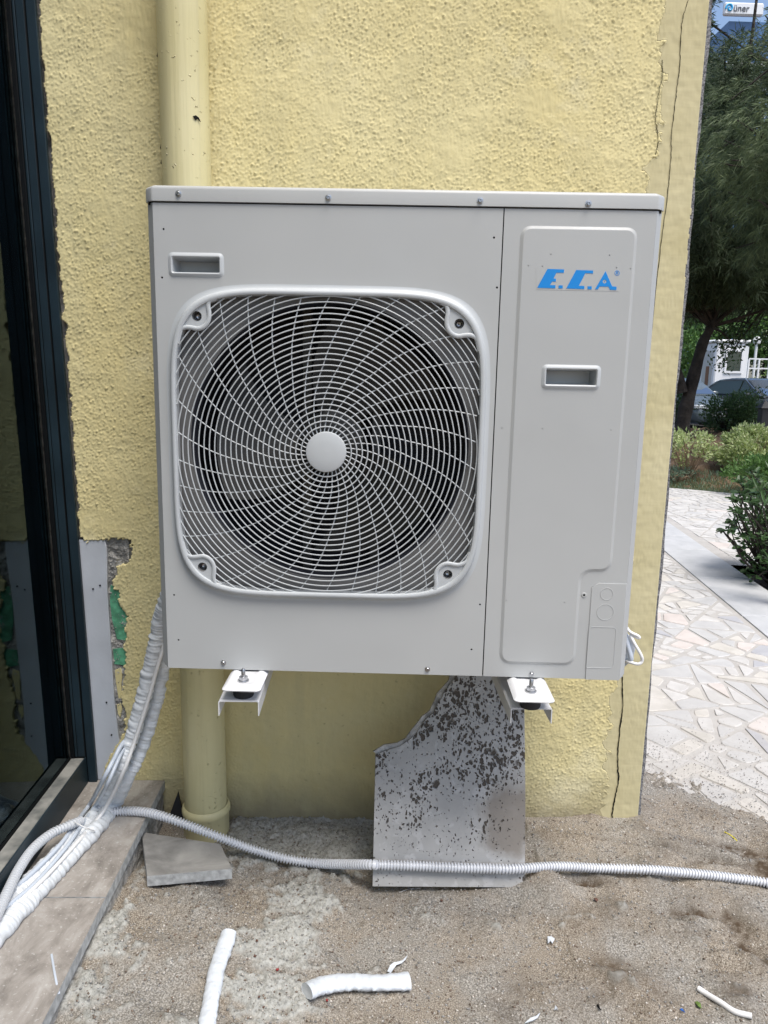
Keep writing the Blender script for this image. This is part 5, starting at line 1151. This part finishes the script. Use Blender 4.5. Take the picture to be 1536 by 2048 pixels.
# weeds and dry grass on the earth
def weeds(r, n):
    x = r.uniform(4.1, 6.6, n); s = r.random(n)**1.6*1.3; y = 7.5-.61*(x-4.38)+s; z = garden_z(x, y)
    return np.stack([x, y, z], 1), np.tile([0, 0, 1.], (n, 1))
v, f = leaves(4200, weeds, .06, .22, 90, up=.4); tag(link('weeds', fast(v, f), M['leafpale']), 'thin grey-green weeds along the edge of the garden soil', 'weeds', kind='stuff')
v, f = leaves(5200, weeds, .07, .08, 91, up=.5); tag(link('dry_grass', fast(v, f), M['grass']), 'dry grass blades along the edge of the garden soil', 'grass', kind='stuff')
def litter(r, n): x = r.uniform(4.2, 9, n); y = 7.5-.61*(x-4.38)+r.random(n)*3.2; return np.stack([x, y, garden_z(x, y)+.012], 1), np.stack([r.normal(0,1,n), r.normal(0,1,n), np.zeros(n)], 1)
v, f = leaves(900, litter, .05, .4, 92, up=0); tag(link('leaf_litter', fast(v, f), M['dryleaf']), 'fallen dry leaves on the brown garden earth', 'leaves', kind='stuff')

# trees
def tufts(centres, dirs, nb, length, width, seed, droop=.35, spread=.6):
    r = np.random.default_rng(seed); n = len(centres); C = np.repeat(centres, nb, 0); D = np.repeat(dirs, nb, 0)+r.normal(0, spread, (n*nb, 3)); D[:, 2] -= droop*r.random(n*nb); D /= np.linalg.norm(D, axis=1)[:, None]
    C = C+r.normal(0, length*.22, C.shape)
    S = np.cross(D, r.normal(0, 1, D.shape)); S /= np.linalg.norm(S, axis=1)[:, None]; L = length*r.uniform(.5, 1.2, (n*nb, 1)); bend = np.array([0, 0, -1.])*L*.18
    V = np.stack([C-S*width/2, C+S*width/2, C+D*L*.55+S*width*.45, C+D*L+bend], 1); return V.reshape(-1, 3), (np.array([[0,1,2],[0,2,3]])[None]+4*np.arange(n*nb)[:, None, None]).reshape(-1, 3)
def keepgap(P, pxc, pyc, rx_, ry_, prob, r):
    Q = (P-CAM) @ RM.T; u = 768+F*Q[:, 0]/Q[:, 2]; v = 1024+F*Q[:, 1]/Q[:, 2]; d = ((u-pxc)/rx_)**2+((v-pyc)/ry_)**2
    return (d > 1) | (r.random(len(P)) > prob)
def conifer(name, base, lean, height, cc, rad, nt, nbr, m, label, seed, tl_=.26, trunk_r=.22, droop=.45, width=.006, zmin=0):
    r = np.random.default_rng(seed); root = plant(name, base, label, 'tree'); b = np.array(base, float); rr = random.Random(seed)
    ctrl = [b+np.array([0,0,-.2]), b+np.array(lean)*.12+np.array([0,0,.6]), b+np.array(lean)*.5+np.array([0,0,1.8]), b+np.array(lean)+np.array([0,0,3.0]), b+np.array(lean)*1.2+np.array([.1,.1,height])]
    P = spline(ctrl, 40); R = np.interp(np.linspace(0, 1, 40), [0,.08,.4,1], [trunk_r*1.45, trunk_r, trunk_r*.75, trunk_r*.15])*(1+.06*np.sin(np.arange(40)*1.3))
    MB().tube(P-b, R, 14).build('trunk', M['bark'], root, True)
    cc = np.array(cc, float); rad = np.array(rad, float); ends = []; mb = MB()
    for i in range(nbr):
        d = r.normal(0, 1, 3); d /= np.linalg.norm(d); e = cc+d*rad*(.45+.55*r.random()**.5); s = P[int(np.clip(25+12*r.random()+8*(e[2]-cc[2])/rad[2], 25, 38))]
        mid = (s+e)/2+np.array([0, 0, .25*rr.random()]); Q = spline([s, mid, e+np.array([0,0,-.1])], 10)
        if (~keepgap(Q, 1484, 18, 44, 42, 1.0, r)).any(): continue
        mb.tube(Q-b, np.linspace(trunk_r*.22, .008, 10), 5); ends.append(Q[3:])
    mb.build('branches', M['bark'], root, True)
    ends = np.concatenate(ends); k = r.integers(0, len(ends), nt); C = ends[k]+r.normal(0, .17, (nt, 3)); D = C-cc; D /= np.linalg.norm(D, axis=1)[:, None]; D[:, 2] -= droop
    kz = C[:, 2] > zmin; C, D = C[kz], D[kz]
    for g_ in (((1484,20,54,42,1.0),(1436,60,20,60,.75))): 
        kk = keepgap(C, g_[0], g_[1], g_[2], g_[3], g_[4], r); C, D = C[kk], D[kk]
    v, f = tufts(C, D, 18, tl_, width, seed+1, .3, .8); link('needles', fast(v-b, f), M[m], root); return root
tb = aty(1368, 830, 12.0)
conifer('pine_tree', (tb[0]-.05, 12.0, 0.15), (.55,.1,0), 8, (tb[0]+.6, 12.2, 5.3), (3.6,3.0,3.4), 9000, 60, 'needle', 'leaning dark-trunked tree in front of the left parked car', 101, .17, .15, .3, .0075, 2.75)
mb = MB(); tr0 = bpy.data.objects['pine_tree']; q = np.array(aty(1366, 775, 12.0))-np.array(tr0.location); q2 = np.array(aty(1344, 715, 12.1))-np.array(tr0.location)
mb.tube(spline([q-np.array([0,0,.1]), (q+q2)/2, q2, q2+np.array([-.35,0,.9])], 14), np.linspace(.11, .05, 14), 8); mb.build('side_limb', M['bark'], tr0, True)
c = aty(1530, 250, 7.6)
conifer('conifer_tree', (c[0]+1.9, 8.2, .1), (-.3,0,0), 7, (c[0]+.75, 7.9, c[2]+.3), (1.35,1.5,2.0), 6500, 80, 'needle2', 'lighter drooping conifer reaching in from the right edge', 111, .13, .14, .5, .0034, 2.3)
c = aty(1400, 330, 16.5)
conifer('tall_conifer_tree', (c[0]-2.2, 17.5, 0), (.3,.2,0), 12, (c[0]+.5, 17, c[2]+.6), (3.2,2.2,4.2), 5500, 60, 'needle', 'tall dark conifer behind the leaning tree', 121, .22, .22, .3, .012, 2.9)
def broad(name, base, cc, rad, label, m, n, size, seed, group='trees beyond the parking', clumps=60, cs=.8):
    root = plant(name, base, label, 'tree', group); b = np.array(base, float)
    MB().tube(spline([b*0, (np.array(cc)-b)*.5, np.array(cc)-b], 12), np.linspace(.2, .08, 12), 8).build('trunk', M['bark'], root, True)
    v, f = leaves(n, blob(cc, rad, .35, clumps, cs), size, .6, seed); r = np.random.default_rng(seed+1); C = v.reshape(-1, 5, 3)
    kk = keepgap(C[:, 0], 1478, 22, 55, 50, 1, r); v = C[kk].reshape(-1, 3); f = f[:len(v)//5*4]; link('leaves', fast(v-b, f), M[m], root)
for i, (px, y, h, r0, m_, lb) in enumerate(((1330,38,4.4,3.6,'leafmid','leafy tree far left behind the trunk'),(1405,44,6.5,4.6,'leafmid','large green tree standing behind the white booth'),(1470,46,6.2,4.2,'leafdark','dark green tree standing right behind the booth roof'),(1530,42,5.6,4.0,'leafmid','green tree above the white railing'),(1600,44,6,5,'leafdark','dark tree at the far right beyond the railing'),(1545,36,.9,1.6,'leafsun','sunny yellow-green bush behind the railing'))):
    c = aty(px, 740, y); broad('broadleaf_tree' if i < 5 else 'round_bush', (c[0], y, 0), (c[0], y, h), (r0, r0*.8, r0*.85 if i < 5 else 1.1), lb, m_, 7000 if i < 5 else 2500, .30 if i < 5 else .12, 200+i, clumps=70 if i < 5 else 30, cs=.9 if i < 5 else .4)
# overhanging leafy branch in front of the booth
c = np.array(aty(1450, 640, 12.5)); root = plant('broadleaf_tree', (c[0]+2.2, 13.0, 0), 'leafy dark tree whose lower branches hang before the white booth', 'tree')
b = np.array(root.location); MB().tube(spline([(0,0,0), (.05,0,2), (-.2,0,4.5)], 14), np.linspace(.2,.1,14), 10).build('trunk', M['bark'], root, True)
tips = [np.array(aty(px, py, 12.6)) for px, py in ((1462,690),(1475,683),(1450,700),(1448,725),(1490,668),(1440,672),(1510,660),(1425,655),(1530,675),(1465,655))]
stems(root, 'branch', M['bark'], b+np.array([-.15,0,4.2]), tips, .03, 8, .3)
def hang(r, n): k = r.integers(0, len(tips), n); P = np.array(tips)[k]+r.normal(0, 1, (n, 3))*np.array([.10,.2,.09]); return P, r.normal(0, 1, (n, 3))
leafpart(root, 'hanging_leaves', M['leafdark'], 700, hang, .085, .5, 131, up=-.2)
leafpart(root, 'leaves', M['leafdark'], 9000, blob((c[0]+.6, 13.0, 4.3), (3.0,1.6,1.75), .3, 70, .5), .10, .5, 132)

# ================================================================== BEYOND: cars, booth, railing, building
def car(name, x, y, rz, paint, label, L=4.5, W=1.78, Hh=1.46):
    root = empty(name, (x, y, -.02), rz); tag(root, label, 'car', 'cars parked beyond the hedge')
    # nose toward -y.  sections: (y, half width at belt, bottom z, belt z)
    secs = [(-L/2,.62,.30,.58),(-L/2+.06,.72,.24,.66),(-L/2+.25,.82,.20,.74),(-L/2+.75,.88,.19,.84),(-L/2+1.25,.89,.19,.93),(-L/2+1.7,.89,.19,.96),(0,.89,.19,.97),(1.0,.89,.19,.98),(L/2-.7,.88,.20,.99),(L/2-.25,.83,.24,.96),(L/2-.05,.74,.30,.86),(L/2,.64,.36,.75)]
    v = []; n = 14
    for (yy, hw, z0, z1) in secs:
        mid = z0+(z1-z0)*.55; pr = [(-hw*.80,z0),(-hw*.97,z0+.10),(-hw*1.0,mid),(-hw*.985,z1-.10),(-hw*.93,z1-.03),(-hw*.80,z1),(-hw*.35,z1+.035),(hw*.35,z1+.035),(hw*.80,z1),(hw*.93,z1-.03),(hw*.985,z1-.10),(hw,mid),(hw*.97,z0+.10),(hw*.80,z0)]; v += [(a, yy, b) for a, b in pr]
    f = [(i*n+k, i*n+(k+1)%n, (i+1)*n+(k+1)%n, (i+1)*n+k) for i in range(len(secs)-1) for k in range(n)]+[tuple(range(n))[::-1], tuple((len(secs)-1)*n+k for k in range(n))]
    MB().add(v, f).build('body', M[paint], root, True)
    gs = [(-L/2+1.28,.74,.955,.965),(-L/2+1.55,.735,.95,1.13),(-L/2+1.98,.66,.95,Hh-.06),(-L/2+2.3,.61,.95,Hh),(-L/2+2.9,.60,.95,Hh),(L/2-1.25,.62,.95,Hh-.07),(L/2-.75,.70,.95,1.18),(L/2-.45,.74,.95,1.0)]
    v = []; n = 10
    for yy, hw, z0, z1 in gs:
        hb = .80; t = hb+(hw-hb)*min(1, (z1-z0)/.5) ; pr = [(-hb,z0),(-(hb+t)/2,(z0+z1)/2),(-t,z1-.03),(-t*.9,z1-.004),(-t*.5,z1+.012),(t*.5,z1+.012),(t*.9,z1-.004),(t,z1-.03),((hb+t)/2,(z0+z1)/2),(hb,z0)]; v += [(a, yy, b) for a, b in pr]
    f = [(i*n+k, i*n+k+1, (i+1)*n+k+1, (i+1)*n+k) for i in range(len(gs)-1) for k in range(n-1)]
    MB().add(v, f).build('cabin', M[paint], root, True)
    def pane(name, pts, off, gm='darkglass'): c_ = np.mean(pts, axis=0); p4 = [np.array(p)+np.array(off) for p in pts]; m = len(p4); MB().add(p4+[p-np.array(off)*1.5 for p in p4], [tuple(range(m)), tuple(range(m, 2*m))[::-1]]+[(i, (i+1)%m, m+(i+1)%m, m+i) for i in range(m)]).build(name, M[gm], root)
    pane('windscreen', [(-.70,-L/2+1.33,.985),(.70,-L/2+1.33,.985),(.585,-L/2+2.16,Hh-.035),(-.585,-L/2+2.16,Hh-.035)], (0,-.02,.028), 'carglass')
    pane('rear_window', [(.66,L/2-.55,1.06),(-.66,L/2-.55,1.06),(-.56,L/2-1.15,Hh-.08),(.56,L/2-1.15,Hh-.08)], (0,.02,.02))
    for s in (-1, 1):
        pane('side_window', [(s*.80,-L/2+1.62,1.0),(s*.655,-L/2+2.18,Hh-.09),(s*.645,-.02,Hh-.075),(s*.795,.02,1.0)], (s*.022,0,.006)); pane('side_window', [(s*.795,.06,1.0),(s*.645,.05,Hh-.075),(s*.655,L/2-1.28,Hh-.11),(s*.80,L/2-.82,1.02)], (s*.022,0,.006))
        MB().tube(spline([(s*.805,-L/2+1.4,.99),(s*.68,-L/2+2.15,Hh-.045),(s*.665,0,Hh-.03),(s*.68,L/2-1.25,Hh-.08),(s*.81,L/2-.6,1.0)], 24), .011, 5).build('window_trim', M['chrome'], root, True)
        m_ = MB().lathe([(.02,-.10),(.07,-.09),(.095,-.02),(.095,.03),(.06,.06),(.001,.07)], (0,0,0), 'y', 12); m_.v = [(x_*1.1+s*.98, y_-L/2+1.72, z_*.75+1.03) for x_, y_, z_ in m_.v]; m_.box(s*.84, -L/2+1.69, .985, s*.96, -L/2+1.73, 1.01); m_.build('wing_mirror', M[paint], root, True)
        MB().box(s*.62-.16, -L/2-.004, .60, s*.62+.16, -L/2+.14, .72, .03).build('headlight', M['lampg'], root)
        for yy in (-L/2+.85, L/2-.85):
            w = MB().lathe([(.20,-.10),(.31,-.10),(.325,-.07),(.325,.07),(.31,.10),(.20,.10)], (s*.80, yy, .325), 'x', 24).build('wheel', M['tyre'], root, True)
            MB().lathe([(.001,.06),(.05,.07),(.19,.05),(.20,.09)], (s*.80, yy, .325), 'x', 18).build('rim', M['chrome'], w, True) if s > 0 else MB().lathe([(.001,-.06),(.05,-.07),(.19,-.05),(.20,-.09)], (s*.80, yy, .325), 'x', 18).build('rim', M['chrome'], w, True)
    MB().box(-.26,-L/2-.022,.40,.26,-L/2-.006,.51,.004).build('number_plate', M['plate'], root)
    MB().box(-.52,-L/2-.015,.545,.52,-L/2+.02,.60,.006).build('grille', M['alublk'], root); MB().box(-.55,-L/2-.02,.605,.55,-L/2+.02,.625,.004).build('chrome_bar', M['chrome'], root)
    return root
q = atz(1412, 760, 1.40)
c1 = aty(1452, 770, 19.2); car('parked_car', c1[0]-.45, 21.5, .17, 'carpaint2', 'bluish grey parked car half hidden by the leaning trunk')
c2 = aty(1584, 770, 19.2); car('parked_car', c2[0], 20.9, .30, 'carpaint', 'dark green-grey parked car with chrome-lined side window at the right edge', Hh=1.50)
# text on the plates
def text(s, size, m, parent, loc, rot, ext=.002):
    cu = bpy.data.curves.new('t', 'FONT'); cu.body = s; cu.size = size; cu.extrude = ext; cu.align_x = 'CENTER'; cu.align_y = 'CENTER'
    o = bpy.data.objects.new('t', cu); COL.objects.link(o); me = bpy.data.meshes.new_from_object(o.evaluated_get(bpy.context.evaluated_depsgraph_get())); bpy.data.objects.remove(o)
    me.materials.clear(); o = link('lettering', me, M[m], parent); o.location = loc; o.rotation_euler = rot; return o
pc = bpy.data.objects['parked_car']; text('34 N', .12, 'signtext', pc, (0, -2.25-.026, .455), (math.pi/2, 0, 0))
# white guard booth
a, b_, c_ = aty(1410, 700, 31.2), aty(1433, 700, 30), aty(1499, 700, 30); z1 = aty(1460, 686, 30)[2]
bo = empty('guard_booth', ((b_[0]+c_[0])/2, 30.8, 0)); tag(bo, 'white guard booth with one framed window behind the parked cars', 'booth'); ox = bo.location[0]
hw = (c_[0]-b_[0])/2
MB().box(-hw, -.8, 0, hw, .9, z1, .05).build('cabin_wall', M['boothw'], bo)
MB().box(-hw-.08, -.88, z1+.002, hw+.08, .98, z1+.14, .06).build('roof', M['boothw'], bo)
w0, w1 = aty(1453, 725, 30)[0]-ox, aty(1481, 725, 30)[0]-ox; wz0, wz1 = aty(1460, 742, 30)[2], aty(1460, 703, 30)[2]
fr_ = MB(); 
for x0, x1, z0_, z1_ in ((w0-.09,w0,wz0-.09,wz1+.09),(w1,w1+.09,wz0-.09,wz1+.09),(w0,w1,wz0-.09,wz0),(w0,w1,wz1,wz1+.09)): fr_.box(x0, -.86, z0_, x1, -.802, z1_)
wf = fr_.build('window', M['boothw'], bo); MB().box(w0+.002, -.83, wz0+.002, w1-.002, -.804, wz1-.002).build('pane', M['darkglass'], wf)
MB().box(-hw-.03, -.55, .1, -hw-.002, .35, z1-.3, .01).build('door', M['boothg'], bo); MB().box(-hw-.05, -.35, 1.2, -hw-.032, -.05, 2.0, .01).build('door_window', M['brown'], bo)
# railing and post
ra, rb = aty(1498, 718, 33), aty(1560, 718, 33); rl = empty('railing', (ra[0], 33, 0)); tag(rl, 'white steel railing to the right of the booth', 'railing')
zt1 = aty(1520, 718, 33)[2]; zb1 = aty(1520, 737, 33)[2]
for z in (zt1, zb1): MB().box(0, -.03, z-.03, rb[0]-ra[0], .03, z+.03).build('rail', M['railw'], rl)
for i in range(4): x_ = (rb[0]-ra[0])*i/3; MB().box(x_-.035, -.04, 0, x_+.035, .04, zt1-.031).build('post', M['railw'], rl)
lp = aty(1513, 690, 36); l_ = empty('lamp_post', (lp[0], 36, 0)); tag(l_, 'thin white post with a small lamp head above the railing', 'lamp post'); MB().tube([(0,0,0),(0,0,lp[2])], .07, 8).build('post', M['railw'], l_, True); MB().lathe([(.05,0),(.17,.08),(.2,.25),(.1,.4),(.001,.43)], (0,0,lp[2]), 'z', 12).build('lamp_head', M['railw'], l_, True)
# kerb / low wall at the far side and distant bank
sheet('far_verge', [(-20,36),(90,36),(90,37),(-20,37)], .02, M['grass'])
tag(MB().box(-10, 48, -.1, 90, 49, 1.6).build('boundary_wall', M['concrete']), 'low pale wall far behind the parking', 'wall')
# black iron bollard lamp beside the right car
q = aty(1527, 835, 12.6); bo2 = empty('bollard', (q[0], 12.6, .1)); tag(bo2, 'dark iron bollard with a pointed cap at the right edge', 'bollard')
zt2 = aty(1527, 800, 12.6)[2]-.1
MB().box(-.085,-.085,-.2,.085,.085,zt2-.16,.01).build('post', M['bollard'], bo2); MB().add([(-.13,-.13,zt2-.155),(.13,-.13,zt2-.155),(.13,.13,zt2-.155),(-.13,.13,zt2-.155),(0,0,zt2)], [(3,2,1,0),(0,1,4),(1,2,4),(2,3,4),(3,0,4)]).build('cap', M['bollard'], bo2)
# office building with a roof sign, seen between the branches
YB = 62; a, b_ = aty(1448, 30, YB), aty(1512, 30, YB); zb_ = aty(1480, 30, YB)[2]; zt3 = aty(1480, 4, YB)[2]
of = empty('office_building', ((a[0]+b_[0])/2+1, YB+4, 0)); tag(of, 'tall blue glass building with a white sign seen through a gap in the trees', 'building')
hw = (b_[0]-a[0])/2
MB().box(-hw-.3, -3.4, 0, hw+.8, 6, zb_-.2).build('facade', M['bluefac'], of)
mb = MB()
for i in range(14):
    z = 1.5+i*1.9
    if z < zb_-1: mb.box(-hw-.32, -3.5, z, hw+.8, -3.402, z+.22)
mb.build('floor_bands', M['boothw'], of)
sg = MB().box(-hw-1, -4, zb_, hw-1+.6, -3.6, zt3, .1).build('sign_board', M['signw'], of)
text('üner', (zt3-zb_)*.74, 'signtext', sg, (-.95, -4.03, (zb_+zt3)/2), (math.pi/2, 0, 0), .02)
MB().tube([(-hw-.62+.30*k/24*math.cos(k*.4), -4.03, (zb_+zt3)/2+.33*k/24*math.sin(k*.4)) for k in range(4, 25)], .07, 6).build('sign_swirl', M['signblue'], sg, True)
